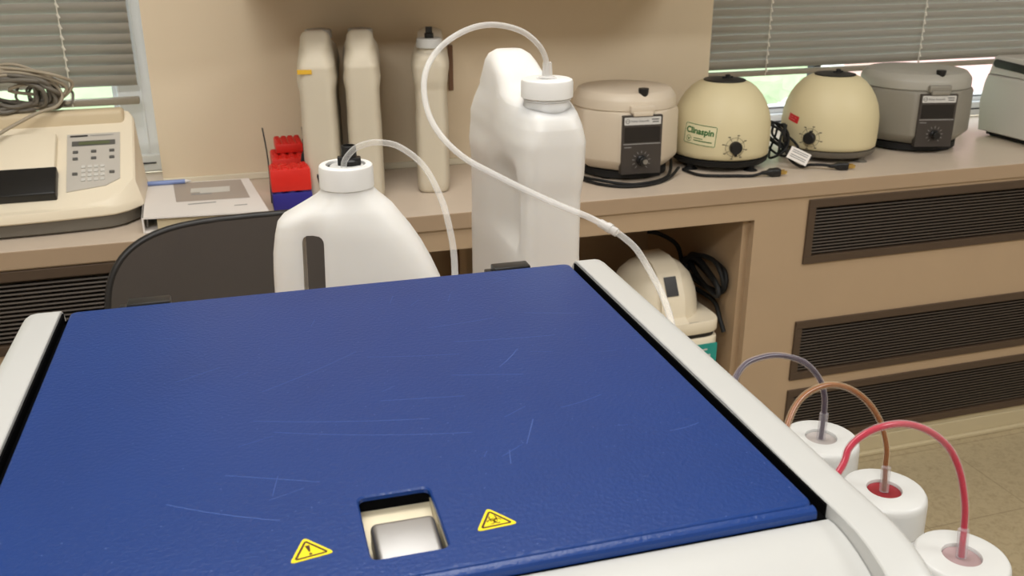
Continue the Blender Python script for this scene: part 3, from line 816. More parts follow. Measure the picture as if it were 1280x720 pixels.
def lidded(label, loc, rz, r, m_, knobm, feet='rubber', lidm=None):
    t = thing('benchtop_centrifuge', label, 'centrifuge', loc, rz)
    b = B(); rings = []
    for z, k, s in [(.024, .80, .4), (.028, .86, .4), (.046, .985, .25), (.052, 1.0, .25), (.155, .985, .3), (.163, .965, .5), (.166, .93, .8)]:
        rings.append(oct_ring(r*k, z, s))
    ringfaces(b, rings); obj('body', b, m_, t, ang=30)
    b = B(); lathe(b, [(r*.955, .166), (r*.975, .168), (r*.970, .187), (r*.955, .192), (r*.885, .2045), (r*.86, .2065), (r*.4, .2095), (.003, .210)], 0, .004, 72)
    ld = obj('lid', b, lidm or m_, t, ang=30)
    b = B(); box(b, -.030, .030, -r*1.0, -r*.78, .163, .182, .004); box(b, -.024, .024, -r*1.03, -r*.95, .158, .168, .002); obj('latch', b, m_, ld)
    b = B(); lathe(b, [(.0105, .186), (.0100, .200), (.0125, .214), (.0118, .218)], .008, -r*.80, 20); obj('knob', b, knobm, ld)
    b = B(); lathe(b, [(r*.80, .004), (r*.84, .006), (r*.84, .022), (r*.78, .0245)], 0, 0, 48)
    for a in (45, 135, 225, 315): lathe(b, [(.012, 0), (.013, .006)], r*.7*math.cos(R(a)), r*.7*math.sin(R(a)), 14)
    obj('base', b, feet, t)
    # control panel on the front facet
    yf_ = -r*.963; pw, z0, z1 = .050, .022, .160
    tilt = lambda z: yf_-.0055+ (z-.05)*.012
    def fm(e): return lambda u, v: Vector((u, tilt(v)-e, v))
    b = B(); ringfaces(b, [[Vector((u, yf_+.012, v)) for u, v in rrect(.098, z1-z0, .002, 3, 0, (z0+z1)/2)], [fm(0)(u, v) for u, v in rrect(.098, z1-z0, .002, 3, 0, (z0+z1)/2)]])
    pn = obj('control_panel', b, 'panel', t, smooth=False)
    b = B(); fill(b, rrect(.090, .018, .002, 3, 0, z1-.013), fm(.0004)); st = obj('brand_strip', b, 'strip', pn, smooth=False)
    b = B(); ribbon(b, arc(-.037, z1-.013, .0048, 0, 360, 16), .0011, fm(.0007)); ribbon(b, [(-.041, z1-.013), (-.033, z1-.013)], .001, fm(.0007))
    text(b, 'Fisher Scientific', .0072, lambda u, v: fm(.0007)(u-.029, v+z1-.0155))
    ribbon(b, [(.022, z1-.010), (.040, z1-.010)], .0022, fm(.0007)); ribbon(b, [(.024, z1-.0155), (.040, z1-.0155)], .0022, fm(.0007))
    obj('lettering', b, 'ink', st, smooth=False)
    b = B(); fill(b, rrect(.088, .036, .002, 3, 0, z1-.045), fm(.0006)); obj('display_window', b, 'panel2', pn, smooth=False)
    b = B(); ribbon(b, [(-.046, z1-.0665), (.046, z1-.0665)], .0022, fm(.0006)); ribbon(b, [(-.044, z1-.074), (-.026, z1-.074)], .0018, fm(.0006))
    for k in range(11):
        a = R(-50+k*28); c0 = Vector((.0, z0+.032)); d = Vector((math.cos(a), math.sin(a)))
        p, q = c0+d*.017, c0+d*.023; ribbon(b, [tuple(p), tuple(q)], .0012, fm(.0006))
    obj('dial_scale', b, 'markgrey', pn, smooth=False)
    b = B(); mtx = Matrix.Translation((0, tilt(z0+.032)-.0006, z0+.032)) @ Matrix.Rotation(R(90), 4, 'X'); lathe(b, [(.0125, 0), (.0125, .004), (.0105, .006), (.0095, .016), (.0085, .017)], 0, 0, 28, mtx=mtx)
    obj('dial_knob', b, 'black', pn)
    return t
cw = lidded('off-white lidded centrifuge with a dark control panel, beside the tall jug', (.935, 2.105, CT), -4, .128, 'offwhite', 'black')
b = B(); mtx = Matrix.Translation((.004, -.128*.963-.0225, .054)) @ Matrix.Rotation(R(90), 4, 'X'); lathe(b, [(.006, 0), (.006, .0015)], 0, 0, 20, mtx=mtx); obj('knob_cap', b, 'steel', [c for c in cw.children if c.name.startswith('control_panel')][0])
cg = lidded('grey lidded centrifuge with a dark control panel, right of the cream domes', (1.822, 2.155, CT), -14, .146, 'grey', 'black', lidm='greylit')

def dome(label, loc, rz, full=True):
    t = thing('dome_centrifuge', label, 'centrifuge', loc, rz)
    prof = [(.106, .030), (.117, .031), (.1210, .034), (.1220, .045), (.1230, .075), (.1225, .095), (.1205, .115), (.1155, .138), (.1062, .160), (.0945, .179), (.0800, .195), (.0660, .205), (.056, .2095), (.050, .210), (.010, .210)]
    b = B(); lathe(b, prof, seg=96); obj('dome_shell', b, 'cream', t, ang=60)
    b = B(); lathe(b, [(.051, .2100), (.0525, .2112), (.051, .2130), (.03, .2150), (.008, .216), (.004, .216)], seg=48); dk = obj('top_cover', b, 'black', t)
    b = B(); lathe(b, [(.007, .215), (.006, .2180), (.0065, .2235), (.004, .2245)], .006, -.004, 16); box(b, -.010, .020, -.006, -.003, .2155, .220, .001); obj('knob', b, 'rubber', dk)
    b = B(); lathe(b, [(.085, .012), (.116, .014), (.120, .018), (.122, .028), (.108, .0305)], seg=64)
    for a in (20, 110, 200, 290):
        lathe(b, [(.018, 0), (.014, .003), (.009, .006), (.010, .013)], .104*math.cos(R(a)), .104*math.sin(R(a)), 18)
        box(b, .104*math.cos(R(a))-.016, .104*math.cos(R(a))+.016, .104*math.sin(R(a))-.01, .104*math.sin(R(a))+.01, .0285, .0325, .001)
    obj('base', b, 'tray' if not full else 'rubber', t)
    def radius(z):
        for (r0, z0), (r1, z1) in zip(prof, prof[1:]):
            if z0 <= z <= z1 and z1 > z0: return r0+(r1-r0)*(z-z0)/(z1-z0)
        return .122
    def wrap(az, zc, e, roll=0):
        def f(u, v):
            c, s = math.cos(R(roll)), math.sin(R(roll)); u, v = u*c-v*s, u*s+v*c
            z = zc+v; r_ = radius(z)+e; th = R(az)+u/.1225
            return Vector((r_*math.cos(th), r_*math.sin(th), z))
        return f
    return t, wrap
def plate(b, w, h, f, mi=0, nx=14):
    vs = [[b.verts.new(f(-w/2+w*i/nx, -h/2+h*j/3)) for i in range(nx+1)] for j in range(4)]
    for j in range(3):
        for i in range(nx): q = b.faces.new((vs[j][i], vs[j][i+1], vs[j+1][i+1], vs[j+1][i])); q.material_index = mi
def dial(t, wrap, az, zc, pointer):
    f = wrap(az, zc, .0005); b = B(); ribbon(b, arc(0, 0, .0235, 0, 360, 40), .0007, f)
    for k in range(8):
        a = R(112-k*45+10); d = Vector((math.cos(a), math.sin(a)))
        ribbon(b, [tuple(d*.0165), tuple(d*.028)], .0010, f); p = d*.0295; ribbon(b, [(p.x-.003, p.y), (p.x+.003, p.y)], .0022, f)
    o = obj('dial_scale', b, 'ink', t, smooth=False)
    p = wrap(az, zc, 0)(0, 0)
    mtx = Matrix.Translation(p) @ Matrix.Rotation(R(az+90), 4, 'Z') @ Matrix.Rotation(R(90), 4, 'X')
    b = B(); lathe(b, [(.0150, 0), (.0155, .002), (.0155, .010), (.0140, .014), (.0130, .015)], 0, 0, 32, mtx=mtx)
    dd = Matrix.Rotation(R(pointer), 4, 'Z'); box(b, .010, .020, -.003, .003, .001, .012, .001, mtx=mtx @ dd)
    obj('dial_knob', b, 'black', t)
d1, w1 = dome('cream domed centrifuge with a green lettered label, left of its twin', (1.204, 2.105, CT), 0)
d1w = w1(-144, .092, .0005, -4)
b = B(); plate(b, .088, .052, d1w); lb = obj('name_label', b, 'lab', d1, smooth=False)
f2 = w1(-144, .092, .0010, -4); b = B(); bp_ = rrect(.084, .048, .003, 3); dp_ = []
for i_ in range(len(bp_)):
    p0_, p1_ = Vector(bp_[i_]), Vector(bp_[(i_+1) % len(bp_)]); k_ = max(1, int((p1_-p0_).length/.004)); dp_ += [tuple(p0_.lerp(p1_, q_/k_)) for q_ in range(k_)]
ribbon(b, dp_, .0014, f2, True)
text(b, 'Clinaspin', .0205, lambda u, v: f2(u-.0385, v+.002), bold=.0007)
ribbon(b, arc(-.028, -.0125, .0072, 0, 360, 20), .0010, f2); fill(b, [(-.033, -.008), (-.028, -.0175), (-.0225, -.008), (-.028, -.0125)], f2, 1)
ribbon(b, [(-.014+.004*q_, -.0090) for q_ in range(7)], .0018, f2); ribbon(b, [(-.014+.004*q_, -.0145) for q_ in range(13)], .0022, f2)
obj('lettering', b, ['green', 'green'], lb, smooth=False)
dial(d1, w1, -102, .066, -90)
d2, w2 = dome('cream domed centrifuge with a small red label, right of its twin', (1.525, 2.105, CT), 0, False)
d2w = w2(-173, .106, .0006, -10); b = B(); plate(b, .038, .018, d2w, nx=6); rl = obj('red_label', b, 'red', d2, smooth=False)
f2 = w2(-173, .106, .0010, -10); b = B(); ribbon(b, [(-.0145, .004), (-.0145, -.005)], .0016, f2); ribbon(b, [(-.010, .003), (.012, .003)], .0012, f2); ribbon(b, [(-.010, -.003), (.008, -.003)], .0012, f2); obj('lettering', b, 'pinkish', rl, smooth=False)
dial(d2, w2, -146, .064, 80)

# ------------------------------------------------------------------ power cords
def cord(label, pts, r=.0038, m_='rubber', plug=None, tagpos=None, name='power_cord', cat='cable', n=8):
    t = thing(name, label, cat, pts[0]); o = Vector(pts[0])
    b = B(); tube(b, [Vector(p)-o for p in pts], r, 8, n); obj('cable', b, m_, t, ang=80)
    if plug:
        e = Vector(pts[-1])-o; d = Vector((math.cos(R(plug)), math.sin(R(plug)), 0)); mtx = Matrix.Translation(e) @ Matrix.Rotation(R(plug), 4, 'Z')
        b = B(); rings = []
        for x, w, h in [(-.004, .004, .004), (.010, .0055, .0055), (.016, .009, .0085), (.020, .0115, .010), (.040, .0120, .010), (.042, .0112, .0095)]:
            rings.append([mtx @ Vector((x, y, z)) for y, z in sell(-w, w, -h, h, 3.5, 24)])
        ringfaces(b, rings); pg = obj('plug', b, 'black', t, ang=50)
        b = B()
        for y in (-.0062, .0062): box(b, .042, .060, y-.0008, y+.0008, -.0028, .0035, mtx=mtx)
        tube(b, [mtx @ Vector((.042, 0, -.005)), mtx @ Vector((.062, 0, -.005))], .0022, 8, 1); obj('prongs', b, 'brass', pg, smooth=False)
    return t
z = CT+.0045
cord('black cable looped around the foot of the off-white centrifuge', [(.80, 2.16, z), (.795, 2.06, z+.004), (.83, 1.985, z+.006), (.885, 1.956, z), (.94, 1.956, z), (.995, 1.985, z), (1.03, 2.03, z+.004), (1.055, 2.08, z+.02), (1.068, 2.14, z+.03)])
cord('black cable lying closest to the worktop edge, in front of the off-white centrifuge', [(.80, 2.03, z), (.825, 1.975, z), (.865, 1.940, z), (.915, 1.934, z), (.965, 1.952, z), (1.01, 1.985, z+.002), (1.05, 2.025, z+.012)])
cord('black power cord with plug lying in front of the green-labelled cream centrifuge', [(1.075, 2.05, z), (1.085, 1.99, z), (1.12, 1.966, z), (1.165, 1.952, z), (1.205, 1.940, z), (1.232, 1.936, CT+.0105)], plug=-4)
t = cord('black power cord with a white paper tag, ending in front of the red-labelled centrifuge', [(1.405, 2.17, .875), (1.375, 2.08, .862), (1.352, 2.02, .822), (1.366, 1.985, z+.002), (1.39, 1.975, CT+.010), (1.415, 1.958, CT+.012), (1.430, 1.948, CT+.0105)], plug=-14)
b = B(); o = Vector((1.405, 2.17, .875)); mtx = Matrix.Translation(Vector((1.356, 1.978, .830))-o) @ Matrix.Rotation(R(-30), 4, 'Z') @ Matrix.Rotation(R(62), 4, 'X') @ Matrix.Rotation(R(-24), 4, 'Z')
box(b, -.026, .026, -.016, .016, -.0006, .0006, mtx=mtx)
tg = obj('paper_tag', b, 'paper', t, smooth=False); b = B()
for v in (.010, .005, -.003, -.008): box(b, -.020, .020, v-.0012, v+.0012, .0007, .0010, mtx=mtx)
obj('print_lines', b, 'markgrey', tg, smooth=False)
pts = []
rk = random.Random(5)
for i in range(30):
    a = i*1.15; pts.append((1.362+.026*math.cos(a)+rk.uniform(-.008, .008), 2.085+.05*math.sin(a*.83)+rk.uniform(-.01, .01), CT+.012+.075*(.5+.5*math.sin(i*.9))+rk.uniform(0, .008)))
cord('tangled black cable bunched between the two cream domed centrifuges', [(1.345, 2.03, .90), (1.342, 2.03, .86)]+pts, .0032)

# ================================================================== RIGHT HAND INSTRUMENT
rb = thing('cabinet_centrifuge', 'pale grey boxy instrument with a dark grip slot at the right frame edge', 'lab instrument', (2.098, 2.20, CT), 0)
b = B()
pr = [(.0, .014), (.012, .10), (.006, .150), (-.002, .176), (-.30, .176), (-.33, .15), (-.34, .014)]
# side profile in y-z, back edge first; swept in x with rounded ends
steps = [(0, .010), (.006, .002), (.016, 0), (.46, 0), (.47, .004), (.475, .012)]
cen = Vector((-.16, .09)); rings = []
for dx, dn in steps:
    ring = []
    for p in pr:
        P = Vector(p); q = P+(cen-P).normalized()*dn; ring.append(Vector((dx, q.x, q.y)))
    rings.append(ring)
ringfaces(b, rings); obj('body', b, 'lgrey', rb, ang=40)
b = B()
pr2 = [(-.005, .1765), (-.016, .222), (-.024, .228), (-.25, .228), (-.30, .205), (-.305, .1765)]
rings = []
for dx, dn in [(.002, .008), (.006, .002), (.014, 0), (.455, 0), (.466, .004), (.47, .01)]:
    rings.append([Vector((dx, (Vector(p)+(Vector((-.15, .2))-Vector(p)).normalized()*dn).x, (Vector(p)+(Vector((-.15, .2))-Vector(p)).normalized()*dn).y)) for p in pr2])
ringfaces(b, rings); ld = obj('lid', b, 'lgrey', rb, ang=40)
b = B(); pts = []
for i in range(9): a = R(90+180*i/8); pts.append((.032+.0*i+.011*-math.sin(a)*0-.011*math.cos(a)*-1, .206+.011*math.sin(a)))
pts = [( -.036-.011*math.cos(R(a)), .204+.011*math.sin(R(a))) for a in range(-90, 91, 15)]
pts = [(-.034+.011*math.cos(R(a)), .208+.011*math.sin(R(a))) for a in range(-90, 91, 15)]+[(-.25+.011*math.cos(R(a)), .196+.011*math.sin(R(a))) for a in range(90, 271, 15)]
prism(b, pts, lambda u, v: Vector((.0045, u, v)), lambda u, v: Vector((-.0005, u, v))); tag(obj('grip_slot', b, 'panel2', ld, ang=30), 'dark rounded grip slot')
b = B(); box(b, .02, .45, -.32, -.02, .004, .0142); 
for x in (.04, .43):
    for y in (-.30, -.035): lathe(b, [(.014, 0), (.014, .006)], x, y, 14)
obj('base', b, 'rubber', rb, smooth=False)
for i, (lab, P) in enumerate([('white cable curling out behind the grey centrifuge beside the window, upper one', [(2.02, 2.30, .93), (2.06, 2.32, .925), (2.10, 2.30, .895), (2.115, 2.27, .86), (2.10, 2.25, .83), (2.06, 2.27, .822)]),
                      ('white cable lying on the sill behind the grey centrifuge, lower one', [(2.0, 2.33, .86), (2.05, 2.31, .872), (2.09, 2.29, .85), (2.10, 2.265, .82), (2.07, 2.235, .802), (2.05, 2.25, .802)])]):
    cord(lab, P, .0055, 'wcable')

# ================================================================== SPECTROPHOTOMETER
sp = thing('spectrophotometer', 'beige desktop spectrophotometer with a keypad and dark sample lid', 'lab instrument', (-.48, 2.06, CT), 0)
# plan outline: front edge bows towards the room
def plan(grow, x0=-.30, x1=.300, yb=.145):
    pts = []
    for i in range(25):
        u = -1+2*i/24; x = (x0+x1)/2+(x1-x0)/2*u
        pts.append((x*(1), -.098-.032*(1-min(1, abs(u))**2)*1.0-.0+(.045*max(0, (abs(u)-.82)/.18)**2)))
    back = [(x1, yb-.03), (x1-.008, yb-.009), (x1-.03, yb)]
    pts += back + [(-x for x in ())] if False else back
    pts += [(x0+.03, yb), (x0+.008, yb-.009), (x0, yb-.03)]
    c = Vector((0, .01)); out = []
    for p in pts:
        P = Vector(p); d = (P-c).normalized(); out.append(P+d*grow)
    return out
def slope(y): return .060+.6*(y+.10)      # top surface height above counter
b = B(); rings = []
for g, f in [(-.004, lambda y: .030), (0, lambda y: .033), (.000, lambda y: .044), (-.002, lambda y: .050)]:
    rings.append([Vector((p.x, p.y, f(p.y))) for p in plan(g)])
for g, dz in [(-.010, -.006), (-.014, -.001), (-.020, 0)]:
    rings.append([Vector((p.x, p.y, max(.052, min(slope(p.y)+dz, .196+dz)))) for p in plan(g)])
rings.append([Vector((p.x*.5, p.y*.5+.02, min(slope(p.y*.5+.02), .194))) for p in plan(-.02)])
ringfaces(b, rings); sb = obj('casing', b, 'beige', sp, ang=28)
b = B(); ringfaces(b, [[Vector((p.x, p.y, z_)) for p in plan(g)] for g, z_ in [(-.016, .003), (-.010, .006), (-.010, .030)]]); tag(obj('base', b, 'tray', sp), 'dark grey base')
# raised rear deck
b = B(); box(b, -.27, .272, .095, .140, .14, .205, .01, 3); obj('rear_deck', b, 'beige2', sp)
SM = Matrix.Translation((0, -.10, .060)) @ Matrix.Rotation(math.atan(.6), 4, 'X')     # plane of the sloping top, local u=x v=up-slope
def fs(e): return lambda u, v: SM @ Vector((u, v, e))
# keypad
px0, px1 = .155, .255; pv0, pv1 = .035, .185
b = B()
kp = [(px0+.002, pv0+.0), (px1-.02, pv0+.012), (px1-.002, pv0+.03), (px1, pv1), (px0, pv1)]
kp = [(.162, .028), (.235, .040), (.262, .058), (.263, .196), (.160, .196)]
ringfaces(b, [[fs(-.002)(*p) for p in kp], [fs(.0022)(*p) for p in kp]]); k0 = obj('keypad', b, 'keypad', sp, smooth=False)
b = B(); fill(b, rrect(.084, .015, .001, 2, .2115, .166), fs(.0030)); obj('display', b, 'key', k0, smooth=False)
b = B(); fill(b, rrect(.060, .009, .001, 2, .2125, .166), fs(.0034)); obj('lcd', b, 'lcd', k0, smooth=False)
for v in (.140, .120, .076):
    for u in (.177, .212, .247):
        if v == .076 and u == .212: continue
        b = B(); box(b, -.0050, .0050, -.0032, .0032, -.001, .0022, .0008, mtx=SM @ Matrix.Translation((u, v, .003))); obj('function_key', b, 'key', k0, smooth=False)
for j in range(4):
    for i in range(4):
        b = B(); box(b, -.0040, .0040, -.0036, .0036, -.001, .0016, .0006, mtx=SM @ Matrix.Translation((.193+i*.012, .058+j*.0125, .003))); obj('number_key', b, 'keyl', k0, smooth=False)
b = B(); ribbon(b, [(.166, .189), (.200, .189)], .0050, fs(.003)); obj('brand_print', b, 'ink', k0, smooth=False)
b = B(); ribbon(b, [(.205, .189), (.250, .189)], .0022, fs(.003)); obj('model_print', b, 'markgrey', k0, smooth=False)
# sample compartment
b = B(); box(b, .033, .142, .085, .190, -.01, .018, .004, 3, mtx=SM); obj('compartment_hood', b, 'beige', sp)
b = B(); box(b, .040, .146, .010, .0855, -.01, .020, .003, 3, mtx=SM); obj('sample_lid', b, 'black', sp)
b = B(); box(b, -.10, .031, .05, .19, -.01, .012, .004, 3, mtx=SM); obj('side_lid', b, 'black', sp)

# coil of grey cables on top
def coil(label, c, rx, rz_, n, m_, seed, r=.0034, name='cable_coil', tail=None, tilt=20):
    q = random.Random(seed); pts = []
    N = n*9
    for i in range(N):
        a = 2*PI*i/9; k = 1+q.uniform(-.16, .16)
        p = Vector((rx*k*math.cos(a), q.uniform(-.016, .016), rz_*k*math.sin(a)))
        p = Matrix.Rotation(R(tilt+q.uniform(-8, 8)), 3, 'X') @ p
        pts.append(Vector(c)+p+Vector((.02*math.sin(i*.21), 0, .006*math.sin(i*.37))))
    if tail: pts += [Vector(p) for p in tail]
    zf = CT+.209
    pts = [Vector((p.x, p.y, max(p.z, 1.0065))) if p.y > 2.12 else p for p in pts]
    o = pts[0].copy(); t = thing(name, label, 'cables', o); b = B(); tube(b, [p-o for p in pts], r, 8, 5); obj('cable', b, m_, t, ang=80); return t
coil('pale grey cable coiled loosely on the spectrophotometer, with its long tail in front', (-.435, 2.165, 1.052), .115, .044, 6, 'cable', 1, .0036,
     tail=[(-.42, 2.16, 1.05), (-.37, 2.15, 1.066), (-.335, 2.16, 1.06), (-.322, 2.16, 1.035), (-.335, 2.15, 1.015), (-.37, 2.13, 1.00), (-.42, 2.10, .985), (-.46, 2.07, .968), (-.52, 2.06, .962), (-.58, 2.06, .962)])
coil('darker grey cable knotted in tight loops on the spectrophotometer', (-.415, 2.160, 1.045), .068, .036, 10, 'cableb', 2, .0044)
coil('thin grey cable hanging in small rings at the window end of the spectrophotometer', (-.358, 2.180, 1.038), .034, .032, 4, 'cableb', 4, .0026, tilt=5)

# ================================================================== BINDER, PEN, RACKS
bd = thing('ring_binder', 'white ring binder with a grey cover picture lying beside the spectrophotometer', 'binder', (-.070, 2.035, CT), -1)
def quad(z): return [(-.106, -.133, z), (.137, -.150, z), (.104, .138, z), (-.120, .140, z)]
b = B(); ringfaces(b, [[Vector(p) for p in quad(.0292)], [Vector(p) for p in quad(.0322)]]); cv = obj('top_cover', b, 'paper', bd, smooth=False)
b = B(); ringfaces(b, [[Vector(p) for p in quad(.0005)], [Vector(p) for p in quad(.003)]]); obj('bottom_cover', b, 'paper', bd, smooth=False)
b = B(); ringfaces(b, [[Vector(p) for p in [(-.107, -.133, z_), (-.104, -.133, z_), (-.118, .140, z_), (-.121, .140, z_)]] for z_ in (.0005, .0322)]); obj('spine', b, 'paper', bd, smooth=False)
b = B(); ringfaces(b, [[Vector(p) for p in [(-.080, -.122, z_), (.118, -.135, z_), (.09, .125, z_), (-.09, .128, z_)]] for z_ in (.0035, .024)]); obj('pages', b, 'pages', bd, smooth=False)
b = B()
for y in (-.11, 0, .11): tube(b, [(-.10, y, .008), (-.098, y, .024), (-.085, y, .027), (-.072, y, .022)], .0018, 8, 4)
obj('rings', b, 'steel', bd)
b = B(); fill(b, [(-.046, -.030, ), (.103, -.036), (.086, .130), (-.060, .134)], lambda u, v: Vector((u, v, .0325))); pc = obj('cover_picture', b, 'photo', cv, smooth=False)
b = B(); box(b, .0, .062, .028, .074, .0326, .0330, .0001); box(b, -.020, .012, .04, .075, .0326, .0329); obj('printed_instrument', b, 'keyl', pc, smooth=False)
b = B(); box(b, -.018, .024, .018, .032, .0326, .0329); obj('printed_shadow', b, 'markgrey', pc, smooth=False)
b = B(); ribbon(b, [(-.022, -.055), (.034, -.052)], .007, lambda u, v: Vector((u, v, .0325))); ribbon(b, [(.070, -.09), (.096, -.089)], .006, lambda u, v: Vector((u, v, .0325))); obj('printed_title', b, 'markgrey', cv, smooth=False)
b = B(); tube(b, [(-.049, 0, 0), (-.04, 0, 0), (.045, .0, 0)], .0052, 12, 1, smooth=False); pn = thing('pen', 'pale blue plastic pen lying on the back of the ring binder', 'pen', (-.146, 2.163, CT+.0376), -1)
obj('barrel', b, 'pen', pn)
b = B(); tube(b, [(.045, 0, 0), (.058, 0, 0)], [.005, .001], 10, 1); obj('tip', b, 'wcable', pn)

def rack(label, loc, rz, w, d, h, m_, mh, cols, rows, name='tube_rack', rx=0):
    t = thing(name, label, 'tube rack', loc, rz); t.rotation_euler = (R(rx), 0, R(rz))
    b = B(); box(b, -w/2, w/2, -d/2, d/2, 0, h, .0015)
    for i in range(cols):
        for j in range(rows):
            x = -w/2+w*(i+.5)/cols; y = -d/2+d*(j+.5)/rows
            lathe(b, [(w/cols*.40, h), (w/cols*.36, h+.0035), (w/cols*.26, h+.0035), (w/cols*.26, h+.0005)], x, y, 12)
    obj('rack_body', b, m_, t)
    b = B()
    for i in range(cols):
        for j in range(rows):
            lathe(b, [(w/cols*.24, h+.0008), (w/cols*.24, h+.0014)], -w/2+w*(i+.5)/cols, -d/2+d*(j+.5)/rows, 12)
    obj('holes', b, mh, t)
    return t
rack('deep blue plastic rack at the bottom of the stack beside the binder', (.120, 2.013, CT), 0, .083, .055, .038, 'bluerack', 'rubber', 3, 2)
rack('bright red plastic rack stacked on the blue one', (.1195, 2.013, CT+.042), 0, .083, .055, .047, 'redrack', 'redhole', 4, 3)
rack('taller red rack standing close to the wall behind the stacked racks', (.126, 2.155, CT), 0, .072, .10, .085, 'redrack', 'redhole', 4, 5)
rack('small red rack lying on top of the taller red rack', (.132, 2.19, CT+.0895), 0, .060, .085, .020, 'redrack', 'redhole', 4, 5)
for lab, P in [('thin black metal stick standing at the left side of the red racks', [(.078, 2.045, CT+.003), (.080, 2.09, CT+.09), (.0755, 2.12, CT+.155)]),
               ('thin black metal stick standing at the right side of the red racks', [(.1655, 2.086, CT+.003), (.163, 2.088, CT+.09), (.159, 2.09, CT+.158)])]:
    o = Vector(P[0]); b = B(); tube(b, [Vector(p)-o for p in P], .0016, 8, 4); tag(obj('metal_stick', b, 'black', loc=P[0]), lab, 'stick')
br = thing('lab_brush', 'short black bristled brush leaning beside the red racks', 'brush', (.157, 2.068, CT+.0035))
b = B(); lathe(b, [(.002, .060), (.007, .066), (.0085, .085), (.006, .098), (.002, .104)], 0, 0, 14); obj('bristles', b, 'rubber', br)
b = B(); tube(b, [(0, 0, 0), (0, 0, .132)], .0015, 8, 1); obj('handle', b, 'black', br)
b = B(); tube(b, [(0, 0, 0), (-.022, .02, .066)], .0050, 10, 1); tag(obj('black_rod', b, 'black', loc=(.199, 1.994, CT+.0055)), 'black rod leaning against the right side of the red and blue racks', 'rod')

# ================================================================== JUGS ON THE COUNTER
j1, zc, y0 = tall_jug('milky white jug on the worktop with a strip of yellow tape', (.2085, 2.135, CT), 171, .362, matl='hdpe2')
b = B(); box(b, .006, .034, .1275, .1315, .262, .271, mtx=Matrix.Translation((0, 0, .02)) @ Matrix.Rotation(R(0), 4, 'Z')); tp = obj('yellow_tape', b, 'tape', j1, smooth=False)
j1.scale = (1.06, 1, 1)
j2, zc, y0 = tall_jug('milky white jug on the worktop, right-hand one of the close pair', (.3030, 2.125, CT), 171, .362, matl='hdpe2')
j3, zc, y0 = tall_jug('slim milky jug with a black stopper standing apart on the worktop', (.466, 2.155, CT), -13, .350, matl='hdpe2', black_top=True)

# ================================================================== UNDER-COUNTER CENTRIFUGE
uc = thing('small_centrifuge', 'beige dome-topped microcentrifuge with a teal label inside the alcove', 'centrifuge', (.996, 2.008, .2015), 2)
b = B(); rings = []
for z_, w, d, n_ in [(.012, .125, .125, 7), (.018, .130, .130, 7), (.205, .128, .128, 7), (.210, .125, .125, 7)]:
    rings.append([Vector((x, y, z_)) for x, y in sell(-w, w, -d, d, n_, 64)])
ringfaces(b, rings); bd_ = obj('body', b, 'beige', uc)
b = B(); ringfaces(b, [[Vector((x, y, z_)) for x, y in sell(-.122, .122, -.122, .122, 7, 64)] for z_ in (.2101, .222)]); obj('seam', b, 'black', uc)
b = B(); rings = []
for z_, s in [(.2221, .985), (.226, 1), (.250, 1), (.254, .985)]:
    rings.append([Vector((x*s, y*s, z_)) for x, y in sell(-.128, .128, -.128, .128, 7, 64)])
ringfaces(b, rings); ldc = obj('lid', b, 'beige', uc)
b = B(); lathe(b, [(.114, .253), (.113, .275), (.106, .310), (.091, .345), (.068, .369), (.037, .383), (.004, .387)], 0, .012, 64); obj('dome', b, 'beige', ldc, ang=60)
b = B(); prof2 = [(-.127, .254), (-.106, .264), (-.098, .310), (-.066, .368), (-.035, .388), (-.005, .394), (.05, .393), (.05, .25), (-.127, .25)]
prism(b, prof2, lambda u, v: Vector((-.032, u, v)), lambda u, v: Vector((.032, u, v))); hd = obj('lid_band', b, 'beige', ldc, ang=30)
b = B(); a, c_ = Vector((-.0936, .318)), Vector((-.0699, .361)); nn = Vector((-(c_-a).y, (c_-a).x)).normalized()
q0, q1 = a+nn*.0026, c_+nn*.0030
ringfaces(b, [[Vector((x, p.x, p.y)) for x, p in ((-.016, q0), (.016, q0), (.016, q1), (-.016, q1))], [Vector((x, p.x-nn.x*.004, p.y-nn.y*.004)) for x, p in ((-.016, q0), (.016, q0), (.016, q1), (-.016, q1))]])
tag(obj('viewing_window', b, 'panel2', ldc, smooth=False), 'dark viewing window')
b = B(); ribbon(b, arc(.012, -.116, .0042, 0, 360, 14), .0020, lambda u, v: Vector((u, v, .2545))); ribbon(b, arc(.022, -.116, .0042, 0, 360, 14), .0020, lambda u, v: Vector((u, v, .2545))); ribbon(b, [(-.02, -.1235), (.06, -.1235)], .0012, lambda u, v: Vector((u, v, .2545))); obj('emblem', b, 'ink', ldc, smooth=False)
b = B(); ringfaces(b, [[Vector((x, -.129, z_)) for x, z_ in rrect(.075, .060, .002, 3, .075, .165)], [Vector((x, -.131, z_)) for x, z_ in rrect(.075, .060, .002, 3, .075, .165)]]); tl = obj('teal_label', b, 'teal', uc, smooth=False)
b = B(); box(b, .04, .085, -.1318, -.1312, .178, .182); box(b, .055, .095, -.1318, -.1312, .160, .166); obj('print_lines', b, 'strip', tl, smooth=False)
for x in (-.10, .10):
    for y in (-.10, .10): b = B(); lathe(b, [(.012, 0), (.012, .013)], x, y, 14); obj('foot', b, 'rubber', uc)
# its black cord bundle
q = random.Random(11); P = [(1.045, 2.17, .605), (1.075, 2.15, .60), (1.11, 2.12, .575)]
for i in range(22):
    a = i*1.27
    P.append((1.138+.012*math.sin(a*.7), 2.02+.10*math.cos(a)+q.uniform(-.01, .01), .528-.25*(.10*math.cos(a))+.045*math.sin(a*1.13)+q.uniform(-.008, .008)))
P += [(1.143, 1.96, .47), (1.140, 1.925, .44), (1.143, 1.905, .41)]
cord('black power cord bundled against the alcove side, beside the small centrifuge', P, .0060, 'rubber')

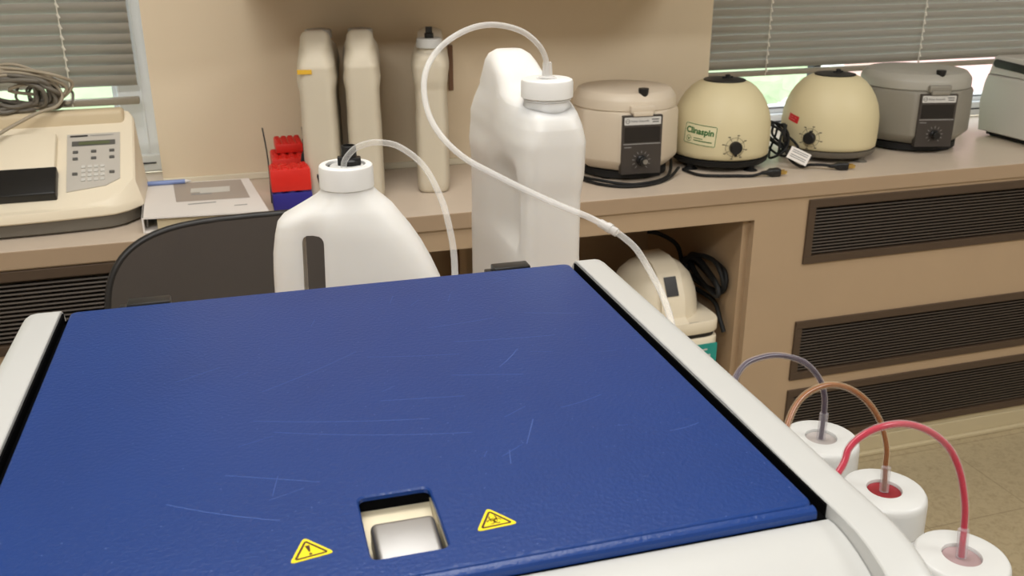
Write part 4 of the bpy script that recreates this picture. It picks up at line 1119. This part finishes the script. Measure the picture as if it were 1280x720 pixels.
# ================================================================== CEILING LIGHTS (unseen, out of frame)
def area(loc, sx, sy, power, col, rot=(0, 0, 0)):
    l = bpy.data.lights.new('fluorescent', 'AREA'); l.shape = 'RECTANGLE'; l.size = sx; l.size_y = sy; l.energy = power; l.color = col
    o = bpy.data.objects.new('light_source', l); C.objects.link(o); o.location = loc; o.rotation_euler = rot; return o
for i, (x, y, pw, lab) in enumerate([(.15, 1.1, 20, 'added ceiling light panel brightening the window side'), (-.6, -.75, 48, 'ceiling light panel behind and left of the analyzer'), (2.4, -.2, 40, 'ceiling light panel on the right side of the room')]):  # first panel is added to brighten the back of the room
    t = thing('ceiling_light', lab, 'light', (x, y, ZC-.03))
    b = B(); box(b, -.62, .62, -.32, -.30, -.0, .03); box(b, -.62, .62, .30, .32, 0, .03); box(b, -.62, -.60, -.30, .30, 0, .03); box(b, .60, .62, -.30, .30, 0, .03); obj('frame', b, 'white', t, smooth=False)
    a = area((x, y, ZC-.035), 1.18, .58, pw, (1, .99, .97)); a.parent = t; a.matrix_parent_inverse = Matrix.Translation((-x, -y, -(ZC-.03)))

# ================================================================== WORLD, SUN, CAMERA
W = bpy.data.worlds.new('sky'); S.world = W; W.use_nodes = True
nt = W.node_tree; bg = nt.nodes['Background']; bg.inputs['Color'].default_value = (.80, .90, 1, 1); bg.inputs['Strength'].default_value = 4.5

cam = bpy.data.cameras.new('camera'); co = bpy.data.objects.new('camera', cam); C.objects.link(co); S.camera = co
cam.sensor_width = 36; cam.lens = 1166.5/1280*36; cam.clip_start = .02; cam.clip_end = 60
fw = Vector((0.27413474, 0.89275188, -0.35755311)); r2 = Vector((0.95572493, -0.29425506, -0.00195594)); u2 = Vector((0.10695798, 0.34118623, 0.93389076))
mw = Matrix(((r2.x, u2.x, -fw.x, 0), (r2.y, u2.y, -fw.y, 0), (r2.z, u2.z, -fw.z, 1.356), (0, 0, 0, 1)))
co.matrix_world = mw
cam.dof.use_dof = True; cam.dof.focus_distance = .80; cam.dof.aperture_fstop = 20
S.view_settings.view_transform = 'Standard'; S.view_settings.look = 'None'; S.view_settings.exposure = 0; S.view_settings.gamma = 1
